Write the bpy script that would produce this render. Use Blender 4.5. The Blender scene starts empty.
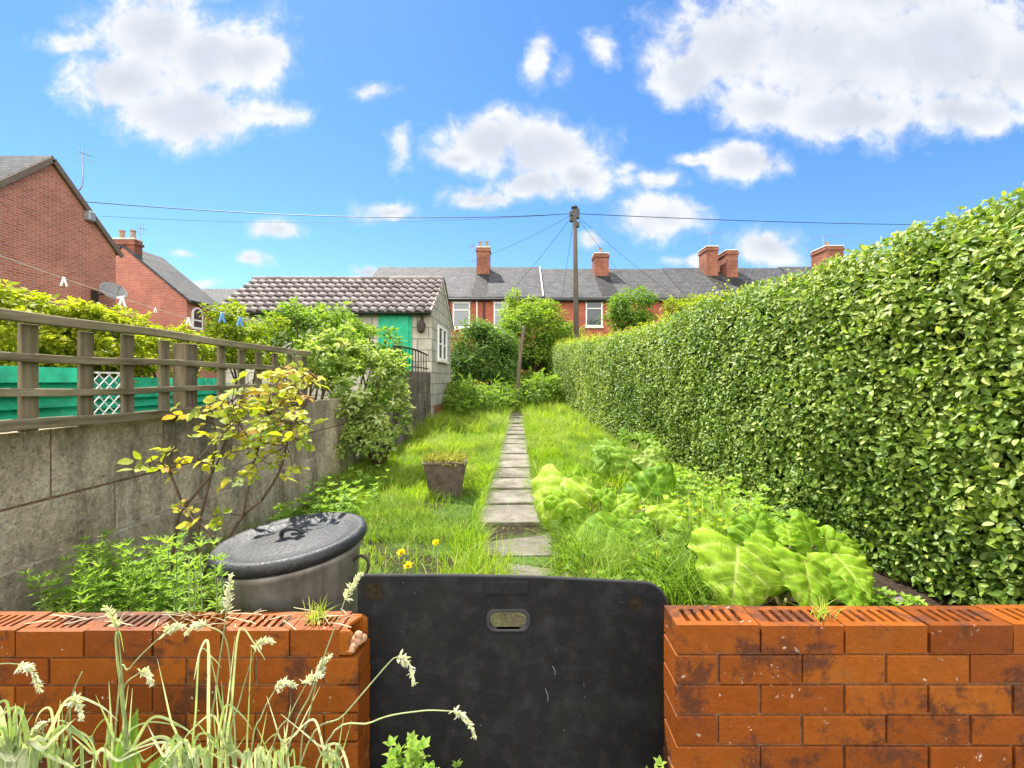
import bpy, bmesh, math, random
import numpy as np
from mathutils import Vector, Matrix

random.seed(11)
rng = np.random.default_rng(11)
SC = bpy.context.scene
COL = SC.collection
CAMZ, F, CX, CY = 1.35, 440.0, 519.0, 380.0

def at(px, py, y):
    """a point of the photograph at depth y, as a world point"""
    return np.array([(px - CX) * y / F, y, CAMZ - (py - CY) * y / F])

# ------------------------------------------------------------------ helpers
def hash3(i, j, k):
    n = (i * 73856093) ^ (j * 19349663) ^ (k * 83492791)
    n = (n ^ (n >> 13)) * 1274126177
    n = n & 0x7fffffff
    return ((n ^ (n >> 16)) & 0xffff) / 65535.0

def vnoise(p, s=1.0, seed=0):
    p = np.asarray(p, float) * s + seed * 17.31
    if p.shape[-1] == 2:
        p = np.concatenate([p, np.zeros(p.shape[:-1] + (1,))], -1)
    i = np.floor(p).astype(np.int64); f = p - i
    f = f * f * (3 - 2 * f)
    r = 0
    for dx in (0, 1):
        for dy in (0, 1):
            for dz in (0, 1):
                w = (f[..., 0] if dx else 1 - f[..., 0]) * (f[..., 1] if dy else 1 - f[..., 1]) * (f[..., 2] if dz else 1 - f[..., 2])
                r = r + w * hash3(i[..., 0] + dx, i[..., 1] + dy, i[..., 2] + dz)
    return r

def sstep(a, b, x):
    t = np.clip((np.asarray(x, float) - a) / (b - a), 0, 1)
    return t * t * (3 - 2 * t)

def unit(v):
    v = np.asarray(v, float)
    return v / np.maximum(np.linalg.norm(v, axis=-1, keepdims=True), 1e-9)

def gz(x, y):
    x = np.asarray(x, float); y = np.asarray(y, float)
    step = -0.22 + 0.22 * sstep(1.24, 1.36, y)
    p = np.stack(np.broadcast_arrays(x, y), -1)
    bump = (vnoise(p, 1.1, 3) - .5) * .10 * sstep(2.0, 4, y) * (1 - sstep(.25, .6, np.abs(x + .08)) * 0)
    bump = bump * sstep(.25, .8, np.abs(x + .08))
    return step + bump + .5 * sstep(8, 22, y)

def tag(o, label=None, cat=None, group=None, kind=None):
    if label: o['label'] = label
    if cat: o['category'] = cat
    if group: o['group'] = group
    if kind: o['kind'] = kind
    return o

def empty(name, loc, label=None, cat=None, group=None, kind=None):
    o = bpy.data.objects.new(name, None); COL.objects.link(o)
    o.location = [float(c) for c in loc]; o.empty_display_size = .1
    return tag(o, label, cat, group, kind)

def woff(o):
    r = np.zeros(3)
    while o is not None:
        r += np.array(o.location); o = o.parent
    return r

def link(name, me, mat, parent, smooth):
    o = bpy.data.objects.new(name, me); COL.objects.link(o)
    if mat: me.materials.append(mat)
    if parent: o.parent = parent
    if smooth: me.polygons.foreach_set('use_smooth', [True] * len(me.polygons))
    return o

def np_mesh(name, V, loops, starts, mat, parent=None, tint=None, smooth=True):
    me = bpy.data.meshes.new(name)
    V = np.asarray(V, np.float32)
    off = woff(parent).astype(np.float32)
    V = V - off
    me.vertices.add(len(V)); me.vertices.foreach_set('co', V.ravel())
    me.loops.add(len(loops)); me.loops.foreach_set('vertex_index', np.asarray(loops, np.int32))
    me.polygons.add(len(starts)); me.polygons.foreach_set('loop_start', np.asarray(starts, np.int32))
    if tint is not None:
        a = me.attributes.new('tint', 'FLOAT', 'POINT'); a.data.foreach_set('value', np.asarray(tint, np.float32))
    me.update(calc_edges=True); me.validate()
    return link(name, me, mat, parent, smooth)

def copy_tree(o, parent=None):
    c = o.copy(); COL.objects.link(c)
    if parent: c.parent = parent
    for ch in list(o.children): copy_tree(ch, c)
    return c

class MB:
    def __init__(s): s.v = []; s.f = []; s.t = []
    def add(s, V, Fc, tint=.5):
        n = len(s.v)
        s.v += [tuple(map(float, p)) for p in V]
        s.f += [tuple(n + i for i in q) for q in Fc]
        if np.ndim(tint) == 0: s.t += [float(tint)] * len(V)
        else: s.t += [float(q) for q in tint]
        return s
    def box(s, x0, x1, y0, y1, z0, z1, tint=.5, M=None):
        V = [(x0,y0,z0),(x1,y0,z0),(x1,y1,z0),(x0,y1,z0),(x0,y0,z1),(x1,y0,z1),(x1,y1,z1),(x0,y1,z1)]
        if M is not None: V = [tuple(M @ Vector(p)) for p in V]
        return s.add(V, [(0,3,2,1),(4,5,6,7),(0,1,5,4),(1,2,6,5),(2,3,7,6),(3,0,4,7)], tint)
    def bar(s, a, b, w, h, tint=.5, up=(0,0,1)):
        a = np.array(a, float); b = np.array(b, float); d = unit(b - a)
        sd = unit(np.cross(d, up)); u = np.cross(sd, d)
        V = [p + sd * (sx * w / 2) + u * (sz * h / 2) for p in (a, b) for sx, sz in ((-1,-1),(1,-1),(1,1),(-1,1))]
        return s.add(V, [(0,1,2,3),(7,6,5,4),(0,4,5,1),(1,5,6,2),(2,6,7,3),(3,7,4,0)], tint)
    def tube(s, pts, rad, n=6, tint=.5, cap=True):
        pts = [np.array(p, float) for p in pts]
        if np.ndim(rad) == 0: rad = [rad] * len(pts)
        V = []; Fc = []
        ref = np.array([.3, .2, .9])
        for i, p in enumerate(pts):
            d = unit(pts[min(i + 1, len(pts) - 1)] - pts[max(i - 1, 0)])
            a = np.cross(d, ref)
            if np.linalg.norm(a) < .05: a = np.cross(d, [1, 0, 0])
            a = unit(a); b = np.cross(d, a)
            for k in range(n):
                t = 2 * math.pi * k / n
                V.append(p + rad[i] * (a * math.cos(t) + b * math.sin(t)))
        for i in range(len(pts) - 1):
            for k in range(n):
                k2 = (k + 1) % n
                Fc.append((i*n+k, i*n+k2, (i+1)*n+k2, (i+1)*n+k))
        if cap:
            Fc.append(tuple(range(n))[::-1]); Fc.append(tuple((len(pts)-1)*n + k for k in range(n)))
        return s.add(V, Fc, tint)
    def lathe(s, c, prof, n=32, tint=.5, M=None, close=False):
        V = []; Fc = []
        for r, z in prof:
            for k in range(n):
                t = 2 * math.pi * k / n
                V.append((r * math.cos(t), r * math.sin(t), z))
        for i in range(len(prof) - 1):
            for k in range(n):
                k2 = (k + 1) % n
                Fc.append((i*n+k, i*n+k2, (i+1)*n+k2, (i+1)*n+k))
        if close:
            Fc.append(tuple(range(n))[::-1]); Fc.append(tuple((len(prof)-1)*n + k for k in range(n)))
        if M is not None: V = [tuple(M @ Vector(p)) for p in V]
        V = [tuple(np.array(p) + np.array(c)) for p in V]
        return s.add(V, Fc, tint)
    def ico(s, c, r, sub=2, jit=.2, sc=(1,1,1), tint=.5):
        bm = bmesh.new(); bmesh.ops.create_icosphere(bm, subdivisions=sub, radius=1)
        bm.verts.ensure_lookup_table()
        P = np.array([v.co[:] for v in bm.verts]); Fc = [tuple(v.index for v in f.verts) for f in bm.faces]; bm.free()
        k = 1 + jit * (vnoise(P, 1.7, rng.integers(0, 99)) - .5) * 2
        return s.add(P * k[:, None] * r * np.array(sc) + np.array(c), Fc, tint)
    def build(s, name, mat, parent=None, smooth=False, bevel=0, seg=1, subdiv=0):
        me = bpy.data.meshes.new(name)
        off = woff(parent)
        V = np.array(s.v) - off
        me.from_pydata([tuple(p) for p in V], [], s.f)
        a = me.attributes.new('tint', 'FLOAT', 'POINT'); a.data.foreach_set('value', np.array(s.t, np.float32))
        me.update()
        if bevel:
            bm = bmesh.new(); bm.from_mesh(me)
            bmesh.ops.bevel(bm, geom=bm.edges[:], offset=bevel, segments=seg, affect='EDGES', profile=.6, clamp_overlap=True)
            bm.to_mesh(me); bm.free(); me.update()
        return link(name, me, mat, parent, smooth)

def curve(pts, n=10):
    """catmull-rom through points"""
    P = [np.array(p, float) for p in pts]
    P = [2 * P[0] - P[1]] + P + [2 * P[-1] - P[-2]]
    out = []
    for i in range(1, len(P) - 2):
        for k in range(n):
            t = k / n
            a, b, c, d = P[i-1], P[i], P[i+1], P[i+2]
            out.append(.5 * ((2*b) + (c-a)*t + (2*a-5*b+4*c-d)*t*t + (3*b-a-3*c+d)*t**3))
    out.append(P[-2])
    return out

# leaves in bulk -------------------------------------------------
TPL = {
 'fine': ([(0,0,0),(.36,0,-.03),(.70,0,-.03),(1,0,-.10),(.20,.34,.03),(.46,.5,.07),(.76,.34,.02),(.20,-.34,.03),(.46,-.5,.07),(.76,-.34,.02)],
          [(0,1,5,4),(1,2,6,5),(2,3,6),(0,7,8,1),(1,8,9,2),(2,9,3)]),
 'coarse': ([(0,0,0),(1,0,-.08),(.32,.44,.06),(.7,.38,.03),(.32,-.44,.06),(.7,-.38,.03)], [(0,1,3,2),(0,4,5,1)]),
 'lance': ([(0,0,0),(.5,0,-.02),(1,0,-.18),(.3,.5,.05),(.65,.38,.0),(.3,-.5,.05),(.65,-.38,.0)],
           [(0,1,4,3),(1,2,4),(0,5,6,1),(1,6,2)]),
}
def leaf_arrays(pos, axis, nrm, ln, wd, tint, kind='coarse'):
    T, Fc = TPL[kind]; T = np.array(T)
    N = len(pos)
    axis = unit(axis); side = unit(np.cross(nrm, axis)); nrm = np.cross(axis, side)
    curl = rng.uniform(.4, 1.8, N)
    V = (pos[:, None, :] + T[None, :, 0, None] * ln[:, None, None] * axis[:, None, :]
         + T[None, :, 1, None] * wd[:, None, None] * side[:, None, :]
         + T[None, :, 2, None] * (ln * curl)[:, None, None] * nrm[:, None, :])
    k = len(T)
    fl = np.concatenate([np.array(f) for f in Fc]); sz = np.array([len(f) for f in Fc])
    loops = (np.arange(N)[:, None] * k + fl[None, :]).ravel()
    st = np.concatenate([[0], np.cumsum(sz)[:-1]])
    starts = (np.arange(N)[:, None] * len(fl) + st[None, :]).ravel()
    return V.reshape(-1, 3), loops, starts, np.repeat(tint, k)

def join_arrays(L):
    V = []; lo = []; st = []; ti = []; nv = nl = 0
    for v, l, s, t in L:
        V.append(v); lo.append(l + nv); st.append(s + nl); ti.append(t); nv += len(v); nl += len(l)
    return np.concatenate(V), np.concatenate(lo), np.concatenate(st), np.concatenate(ti)

def blade_arrays(base, h, w, lean, ang, tint, seg=3):
    """grass blades: base (N,3), bent strips"""
    N = len(base)
    d = np.stack([np.cos(ang), np.sin(ang), np.zeros(N)], -1)
    s = np.stack([-np.sin(ang), np.cos(ang), np.zeros(N)], -1)
    tw = rng.uniform(-.9, .9, N); s = unit(s + d * tw[:, None])
    rows = []
    for i in range(seg):
        t = i / seg
        c = base + d * (lean * t * t * h)[:, None] + np.array([0, 0, 1.0]) * (h * (t - .35 * np.minimum(lean, 1.4) * t * t))[:, None]
        ww = w * (1 - .55 * t)
        rows.append(c - s * ww[:, None] / 2); rows.append(c + s * ww[:, None] / 2)
    t = 1.0
    rows.append(base + d * (lean * h)[:, None] + np.array([0, 0, 1.0]) * (h * (1 - .35 * np.minimum(lean, 1.4)))[:, None])
    V = np.stack(rows, 1); k = V.shape[1]
    Fc = [(2*i, 2*i+1, 2*i+3, 2*i+2) for i in range(seg - 1)] + [(2*seg-2, 2*seg-1, 2*seg)]
    fl = np.concatenate([np.array(f) for f in Fc]); sz = np.array([len(f) for f in Fc])
    loops = (np.arange(N)[:, None] * k + fl).ravel()
    st = np.concatenate([[0], np.cumsum(sz)[:-1]])
    starts = (np.arange(N)[:, None] * len(fl) + st).ravel()
    return V.reshape(-1, 3), loops, starts, np.repeat(tint, k)

# ------------------------------------------------------------------ materials
class NT:
    def __init__(s, nt): s.nt = nt
    def n(s, t, **kw):
        nd = s.nt.nodes.new(t)
        for k, v in kw.items():
            if k.startswith('i_'):
                key = k[2:]
                nd.inputs[int(key) if key.isdigit() else key.replace('_', ' ')].default_value = v
            else: setattr(nd, k, v)
        return nd
    def l(s, a, b): s.nt.links.new(a, b)
    def math(s, op, a, b=None, c=None, clamp=False):
        nd = s.nt.nodes.new('ShaderNodeMath'); nd.operation = op; nd.use_clamp = clamp
        for i, v in enumerate((a, b, c)):
            if v is None: continue
            if isinstance(v, (int, float)): nd.inputs[i].default_value = v
            else: s.l(v, nd.inputs[i])
        return nd.outputs[0]
    def mix(s, fac, a, b, mode='MIX'):
        nd = s.nt.nodes.new('ShaderNodeMix'); nd.data_type = 'RGBA'; nd.blend_type = mode
        for v, i in ((fac, 0), (a, 6), (b, 7)):
            if isinstance(v, (int, float)): nd.inputs[i].default_value = v
            elif isinstance(v, (tuple, list)): nd.inputs[i].default_value = tuple(v) + ((1,) if len(v) == 3 else ())
            else: s.l(v, nd.inputs[i])
        return nd.outputs[2]
    def noise(s, vec, scale, detail=4, rough=.55, dist=0):
        nd = s.n('ShaderNodeTexNoise', i_Scale=scale, i_Detail=detail, i_Roughness=rough, i_Distortion=dist)
        s.l(vec, nd.inputs['Vector']); return nd.outputs[0]
    def ramp(s, fac, stops, interp='LINEAR'):
        nd = s.n('ShaderNodeValToRGB'); cr = nd.color_ramp; cr.interpolation = interp
        while len(cr.elements) < len(stops): cr.elements.new(.5)
        for e, (p, c) in zip(cr.elements, stops):
            e.position = p; e.color = (c, c, c, 1) if isinstance(c, (int, float)) else tuple(c) + (1,)
        s.l(fac, nd.inputs[0]); return nd.outputs[0]
    def bump(s, h, strength=.4, dist=.01):
        nd = s.n('ShaderNodeBump', i_Strength=strength, i_Distance=dist); s.l(h, nd.inputs['Height']); return nd.outputs[0]

def material(name):
    m = bpy.data.materials.new(name); m.use_nodes = True
    nt = m.node_tree; nt.nodes.clear()
    t = NT(nt)
    out = t.n('ShaderNodeOutputMaterial')
    t.out = out.inputs['Surface']
    return m, t

def principled(t, color, rough=.7, spec=.3, normal=None, metallic=0):
    b = t.n('ShaderNodeBsdfPrincipled')
    for v, k in ((color, 'Base Color'), (rough, 'Roughness'), (spec, 'Specular IOR Level'), (metallic, 'Metallic')):
        if isinstance(v, (int, float)): b.inputs[k].default_value = v
        elif isinstance(v, (tuple, list)): b.inputs[k].default_value = tuple(v) + (1,)
        else: t.l(v, b.inputs[k])
    if normal is not None: t.l(normal, b.inputs['Normal'])
    return b.outputs[0]

def objco(t): return t.n('ShaderNodeTexCoord').outputs['Object']
def wpos(t): return t.n('ShaderNodeNewGeometry').outputs['Position']
def tint(t): return t.n('ShaderNodeAttribute', attribute_name='tint').outputs['Fac']

def leaf_mat(name, stops, transl=.35, rough=.55, spec=.2, tboost=(1.5, 1.6, .6)):
    m, t = material(name)
    c = t.ramp(tint(t), stops)
    nz = t.noise(wpos(t), 22, 2)
    c = t.mix(.5, c, t.mix(1, c, t.ramp(nz, [(.3, .55), (.7, 1.35)]), 'MULTIPLY'))
    p = principled(t, c, rough, spec)
    tr = t.n('ShaderNodeBsdfTranslucent')
    t.l(t.mix(1, c, tboost, 'MULTIPLY'), tr.inputs[0])
    mx = t.n('ShaderNodeMixShader'); mx.inputs[0].default_value = transl
    t.l(p, mx.inputs[1]); t.l(tr.outputs[0], mx.inputs[2]); t.l(mx.outputs[0], t.out)
    return m

def flat_mat(name, color, rough=.6, spec=.3, var=.25, scale=14, bump=.15, metallic=0):
    m, t = material(name)
    co = objco(t); n1 = t.noise(co, scale, 5, .6)
    lo = tuple(x * (1 - var) for x in color); hi = tuple(min(1, x * (1 + var)) for x in color)
    c = t.ramp(n1, [(.3, lo), (.7, hi)])
    t.l(principled(t, c, rough, spec, t.bump(n1, bump, .01), metallic), t.out)
    return m

def brick_tex_mat(name, c1, c2, mortar, bw=.225, bh=.075, ms=.012, dirt=.4):
    m, t = material(name)
    co = objco(t); sp = t.n('ShaderNodeSeparateXYZ'); t.l(co, sp.inputs[0])
    cb = t.n('ShaderNodeCombineXYZ'); t.l(t.math('ADD', sp.outputs[0], sp.outputs[1]), cb.inputs[0]); t.l(sp.outputs[2], cb.inputs[1])
    b = t.n('ShaderNodeTexBrick'); b.offset = .5
    b.inputs['Scale'].default_value = 1; b.inputs['Brick Width'].default_value = bw; b.inputs['Row Height'].default_value = bh
    b.inputs['Mortar Size'].default_value = ms; b.inputs['Mortar Smooth'].default_value = .3; b.inputs['Bias'].default_value = 0
    b.inputs['Color1'].default_value = c1 + (1,); b.inputs['Color2'].default_value = c2 + (1,); b.inputs['Mortar'].default_value = mortar + (1,)
    t.l(cb.outputs[0], b.inputs['Vector'])
    n1 = t.noise(co, 1.3, 6, .65)
    c = t.mix(dirt, b.outputs[0], t.mix(1, b.outputs[0], t.ramp(n1, [(.3, .45), (.7, 1.3)]), 'MULTIPLY'))
    n2 = t.noise(co, 40, 3)
    c = t.mix(.35, c, t.mix(1, c, t.ramp(n2, [(.3, .6), (.7, 1.35)]), 'MULTIPLY'))
    inv = t.math('SUBTRACT', 1, b.outputs[1])
    t.l(principled(t, c, .85, .2, t.bump(inv, .5, .008)), t.out)
    return m

def slate_mat(name, ca, cb_, w=.3, h=.22):
    m, t = material(name)
    co = objco(t); sp = t.n('ShaderNodeSeparateXYZ'); t.l(co, sp.inputs[0])
    cb = t.n('ShaderNodeCombineXYZ'); t.l(t.math('ADD', sp.outputs[0], t.math('MULTIPLY', sp.outputs[1], .02)), cb.inputs[0]); t.l(t.math('MULTIPLY', sp.outputs[2], 1.6), cb.inputs[1])
    b = t.n('ShaderNodeTexBrick'); b.offset = .5
    b.inputs['Scale'].default_value = 1; b.inputs['Brick Width'].default_value = w; b.inputs['Row Height'].default_value = h
    b.inputs['Mortar Size'].default_value = .012
    b.inputs['Color1'].default_value = ca + (1,); b.inputs['Color2'].default_value = cb_ + (1,)
    b.inputs['Mortar'].default_value = tuple(x * .35 for x in ca) + (1,)
    t.l(cb.outputs[0], b.inputs['Vector'])
    n1 = t.noise(co, 2.2, 6, .7)
    c = t.mix(.75, b.outputs[0], t.mix(1, b.outputs[0], t.ramp(n1, [(.3, .5), (.72, 1.6)]), 'MULTIPLY'))
    n2 = t.noise(co, 9, 3)
    c = t.mix(t.ramp(n2, [(.62, 0), (.75, .5)]), c, (.24, .23, .19))
    t.l(principled(t, c, .8, .25, t.bump(t.math('SUBTRACT', 1, b.outputs[1]), .7, .02)), t.out)
    return m

M = {}
# foliage (base colours; lit by sun and sky)
M['hedge'] = leaf_mat('hedge_leaf', [(0, (.05,.10,.012)), (.45, (.135,.22,.025)), (.75, (.23,.32,.045)), (1, (.40,.45,.11))], .36, .46, .28)
M['hedge_tip'] = leaf_mat('hedge_new_growth', [(0, (.16,.23,.02)), (1, (.36,.40,.04))], .5, .45, .3)
M['golden'] = leaf_mat('golden_leaf', [(0, (.12,.18,.012)), (.5, (.26,.31,.02)), (1, (.42,.42,.035))], .45)
M['rose'] = leaf_mat('rose_leaf', [(0, (.15,.22,.03)), (.40, (.34,.37,.035)), (.85, (.54,.46,.04)), (1, (.46,.24,.06))], .45)
M['varieg'] = leaf_mat('variegated_leaf', [(0, (.06,.13,.02)), (.40, (.16,.26,.04)), (.75, (.30,.38,.09)), (1, (.52,.55,.30))], .38)
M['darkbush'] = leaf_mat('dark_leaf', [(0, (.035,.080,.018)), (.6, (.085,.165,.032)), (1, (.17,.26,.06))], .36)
M['midbush'] = leaf_mat('mid_leaf', [(0, (.06,.125,.018)), (.6, (.15,.255,.03)), (1, (.29,.38,.055))], .42)
M['weed'] = leaf_mat('weed_leaf', [(0, (.09,.18,.025)), (.6, (.19,.33,.04)), (1, (.33,.44,.09))], .45)
M['pale'] = leaf_mat('pale_grass', [(0, (.13,.22,.06)), (.5, (.32,.39,.18)), (1, (.70,.69,.54))], .35)
M['grass'] = leaf_mat('grass_blade', [(0, (.08,.15,.018)), (.5, (.18,.29,.024)), (.9, (.31,.41,.04)), (1, (.50,.43,.16))], .45, .55, .2)
M['rhubarb'] = leaf_mat('rhubarb_leaf', [(0, (.085,.19,.012)), (.35, (.175,.31,.016)), (.6, (.27,.39,.03)), (1, (.46,.53,.16))], .38, .55, .12)
M['rhubarb_dark'] = leaf_mat('rhubarb_dark_leaf', [(0, (.07,.15,.012)), (.4, (.145,.26,.018)), (1, (.40,.48,.14))], .36, .55, .12)
M['straw'] = flat_mat('straw', (.50,.42,.26), .7, .2)
M['stalk'] = leaf_mat('green_stalk', [(0, (.13,.21,.07)), (1, (.36,.40,.20))], .2)
M['stem'] = flat_mat('woody_stem', (.085,.055,.035), .8, .2, .4, 30, .4)
M['bark'] = flat_mat('bark', (.12,.095,.07), .9, .15, .4, 18, .6)
M['yellow'] = flat_mat('yellow_petal', (.85,.70,.02), .6, .2, .1)
M['rstalk'] = flat_mat('rhubarb_stalk', (.25,.22,.08), .5, .3, .35)

# setting
def ground_mat():
    m, t = material('garden_soil')
    p = wpos(t)
    n1 = t.noise(p, 1.4, 6, .6); n2 = t.noise(p, 24, 5, .65)
    soil = t.ramp(n2, [(.3, (.014,.010,.007)), (.7, (.055,.038,.025))])
    green = t.ramp(n2, [(.3, (.035,.075,.012)), (.7, (.09,.16,.03))])
    c = t.mix(t.math('MULTIPLY', t.ramp(n1, [(.40, 0), (.56, 1)]), t.math('SUBTRACT', 1, tint(t))), soil, green)
    t.l(principled(t, c, .95, .1, t.bump(n2, .8, .03)), t.out)
    return m
M['ground'] = ground_mat()

def slab_mat():
    m, t = material('concrete_slab')
    p = wpos(t)
    n1 = t.noise(p, 3.2, 6, .65); n2 = t.noise(p, 70, 4, .7)
    c = t.ramp(n1, [(.28, (.075,.066,.05)), (.5, (.165,.145,.12)), (.75, (.26,.235,.20))])
    c = t.mix(.6, c, t.mix(1, c, t.ramp(n2, [(.3, .45), (.7, 1.4)]), 'MULTIPLY'))
    c = t.mix(1, c, t.ramp(tint(t), [(0, .75), (1, 1.15)]), 'MULTIPLY')
    n3 = t.noise(p, 8, 4, .6)
    c = t.mix(t.ramp(n3, [(.52, 0), (.68, .75)]), c, (.085,.10,.035))
    t.l(principled(t, c, .85, .25, t.bump(n2, .5, .008)), t.out)
    return m
M['slab'] = slab_mat()

def brick_mat():
    m, t = material('orange_brick')
    p = wpos(t)
    n1 = t.math('ADD', t.math('MULTIPLY', t.noise(p, 7, 7, .74, .3), .72), t.math('MULTIPLY', t.noise(p, 2.6, 2), .28)); n2 = t.noise(p, 90, 3); n3 = t.noise(p, 30, 6, .75)
    base = t.ramp(tint(t), [(0, (.115,.028,.005)), (.35, (.19,.048,.006)), (.75, (.235,.066,.007)), (1, (.27,.086,.010))])
    c = t.mix(.5, base, t.mix(1, base, t.ramp(n3, [(.3, .6), (.7, 1.25)]), 'MULTIPLY'))
    c = t.mix(t.ramp(n1, [(.505, 0), (.57, .9)]), c, t.mix(n3, (.022,.011,.007), (.11,.034,.014)))
    n4 = t.noise(p, 55, 2); n5 = t.noise(p, 6, 3)
    spk = t.math('MULTIPLY', t.ramp(n4, [(.68, 0), (.72, 1)]), t.ramp(n5, [(.5, 0), (.6, 1)]))
    c = t.mix(spk, c, (.42,.36,.30))
    moss = t.ramp(t.noise(p, 7.5, 5, .6), [(.62, 0), (.74, .55)])
    c = t.mix(moss, c, (.10,.085,.03))
    r = t.ramp(n1, [(.35, .33), (.65, .7)])
    t.l(principled(t, c, r, .22, t.bump(t.math('ADD', n2, t.math('MULTIPLY', n3, 1.5)), .35, .004)), t.out)
    return m
M['brick'] = brick_mat()
M['mortar'] = flat_mat('mortar', (.16,.10,.065), .95, .1, .5, 40, .6)
M['mortar_pale'] = flat_mat('pale_mortar', (.44,.25,.15), .9, .15, .3, 40, .8)

def block_mat(name, ca, cb_, moss_amt=.5, speck=.6):
    m, t = material(name)
    p = wpos(t)
    n1 = t.noise(p, 2.2, 6, .65); n2 = t.noise(p, 26, 7, .82); n3 = t.noise(p, 75, 4, .7)
    c = t.ramp(n1, [(.3, ca), (.7, cb_)])
    c = t.mix(.85, c, t.mix(1, c, t.ramp(n2, [(.34, .42), (.47, .92), (.55, 1.1), (.66, 1.6)]), 'MULTIPLY'))
    vor = t.n('ShaderNodeTexVoronoi', i_Scale=26.0); t.l(p, vor.inputs['Vector'])
    lich = t.math('MULTIPLY', t.ramp(vor.outputs[0], [(.22, 1), (.36, 0)]), t.ramp(t.noise(p, 4.5, 4), [(.42, 0), (.55, speck)]))
    c = t.mix(lich, c, (.70,.66,.56))
    c = t.mix(t.ramp(t.noise(p, 9, 8, .78), [(.57, 0), (.63, speck * 1.3)]), c, (.66,.62,.53))
    pit = t.ramp(t.noise(p, 55, 5, .75), [(.34, .40), (.45, 1)]); c = t.mix(1, c, pit, 'MULTIPLY')
    c = t.mix(1, c, t.ramp(tint(t), [(0, .8), (1, 1.18)]), 'MULTIPLY')
    mp = t.n('ShaderNodeMapping'); mp.inputs['Scale'].default_value = (3.2, 3.2, .7); t.l(p, mp.inputs[0])
    damp = t.ramp(t.noise(mp.outputs[0], 1.0, 6, .68), [(.44, 1.0), (.62, .42)]); c = t.mix(1, c, damp, 'MULTIPLY')
    moss = t.ramp(t.noise(p, 3.4, 5, .65), [(.52, 0), (.72, moss_amt)])
    c = t.mix(moss, c, (.085,.08,.035))
    h = t.math('ADD', t.math('MULTIPLY', n2, 1.4), n3)
    t.l(principled(t, c, .95, .12, t.bump(h, 1.0, .022)), t.out)
    return m
M['block'] = block_mat('weathered_concrete', (.44,.36,.245), (.74,.63,.46))
M['block_dark'] = block_mat('weathered_render', (.17,.145,.115), (.32,.275,.22), .3, .2)
M['shedblock'] = block_mat('pale_block', (.36,.335,.275), (.52,.485,.40), .12, .1)

def wood_mat(name, ca, cb_, moss=.5, axis=1):
    m, t = material(name)
    p = wpos(t); mp = t.n('ShaderNodeMapping')
    sc = [26, 26, 26]; sc[axis] = 2.0
    mp.inputs['Scale'].default_value = sc; t.l(p, mp.inputs[0])
    n1 = t.noise(mp.outputs[0], 1, 5, .6); n2 = t.noise(p, 7, 5, .6)
    c = t.ramp(n1, [(.3, ca), (.7, cb_)])
    c = t.mix(t.ramp(n2, [(.45, 0), (.68, moss)]), c, (.13,.125,.05))
    c = t.mix(1, c, t.ramp(tint(t), [(0, .8), (1, 1.2)]), 'MULTIPLY')
    t.l(principled(t, c, .88, .15, t.bump(n1, .5, .006)), t.out)
    return m
M['wood'] = wood_mat('weathered_rail', (.075,.055,.030), (.34,.28,.18), .5, 1)
M['woodv'] = wood_mat('weathered_batten', (.07,.052,.034), (.24,.195,.125), .5, 2)
M['post'] = wood_mat('grey_post', (.08,.06,.042), (.20,.155,.11), .2, 2)
M['polewood'] = wood_mat('pole_wood', (.06,.053,.043), (.115,.10,.083), .1, 2)
M['green'] = flat_mat('green_paint', (.004,.33,.17), .5, .35, .22, 6, .1)
M['greenfence'] = flat_mat('green_fence_paint', (.006,.32,.155), .45, .4, .45, 7, .15)
M['white'] = flat_mat('white_paint', (.78,.77,.74), .5, .3, .06)
M['cream'] = flat_mat('cream_stone', (.62,.57,.48), .8, .2, .15)
M['black_iron'] = flat_mat('brown_iron', (.045,.032,.026), .6, .3, .3)
M['grey_metal'] = flat_mat('grey_metal', (.30,.31,.32), .45, .5, .2, metallic=.4)
M['wire'] = flat_mat('cable', (.02,.022,.026), .6, .3, .1)
M['line'] = flat_mat('clothes_line', (.62,.60,.55), .6, .3, .1)
M['peg_white'] = flat_mat('white_plastic', (.80,.78,.74), .4, .4, .05)
M['peg_blue'] = flat_mat('blue_plastic', (.10,.28,.60), .4, .4, .1)
M['lead'] = flat_mat('gutter_black', (.02,.02,.02), .5, .4, .2)
M['redbrick'] = brick_tex_mat('red_brick_wall', (.50,.155,.10), (.37,.105,.068), (.40,.29,.23))
M['redbrick_far'] = brick_tex_mat('terrace_brick', (.42,.085,.045), (.32,.062,.035), (.30,.16,.11))
M['chimbrick'] = brick_tex_mat('chimney_brick', (.33,.10,.055), (.22,.065,.04), (.2,.14,.1), dirt=.8)
M['slate'] = slate_mat('slate_roof', (.040,.041,.045), (.066,.066,.069))
M['slate2'] = slate_mat('slate_roof_paler', (.046,.047,.049), (.072,.071,.071))
M['slate_dark'] = slate_mat('shadow_slate', (.016,.016,.016), (.024,.023,.021))  # dark slate for the chimney shadows painted on the roofs
M['clay'] = flat_mat('clay_pot', (.30,.20,.13), .8, .2, .3)

def glass_mat():
    m, t = material('window_glass')
    t.l(principled(t, (.035,.045,.055), .08, .6), t.out); return m
M['glass'] = glass_mat()
M['blind'] = flat_mat('net_curtain', (.22,.235,.25), .3, .5, .08)

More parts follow.
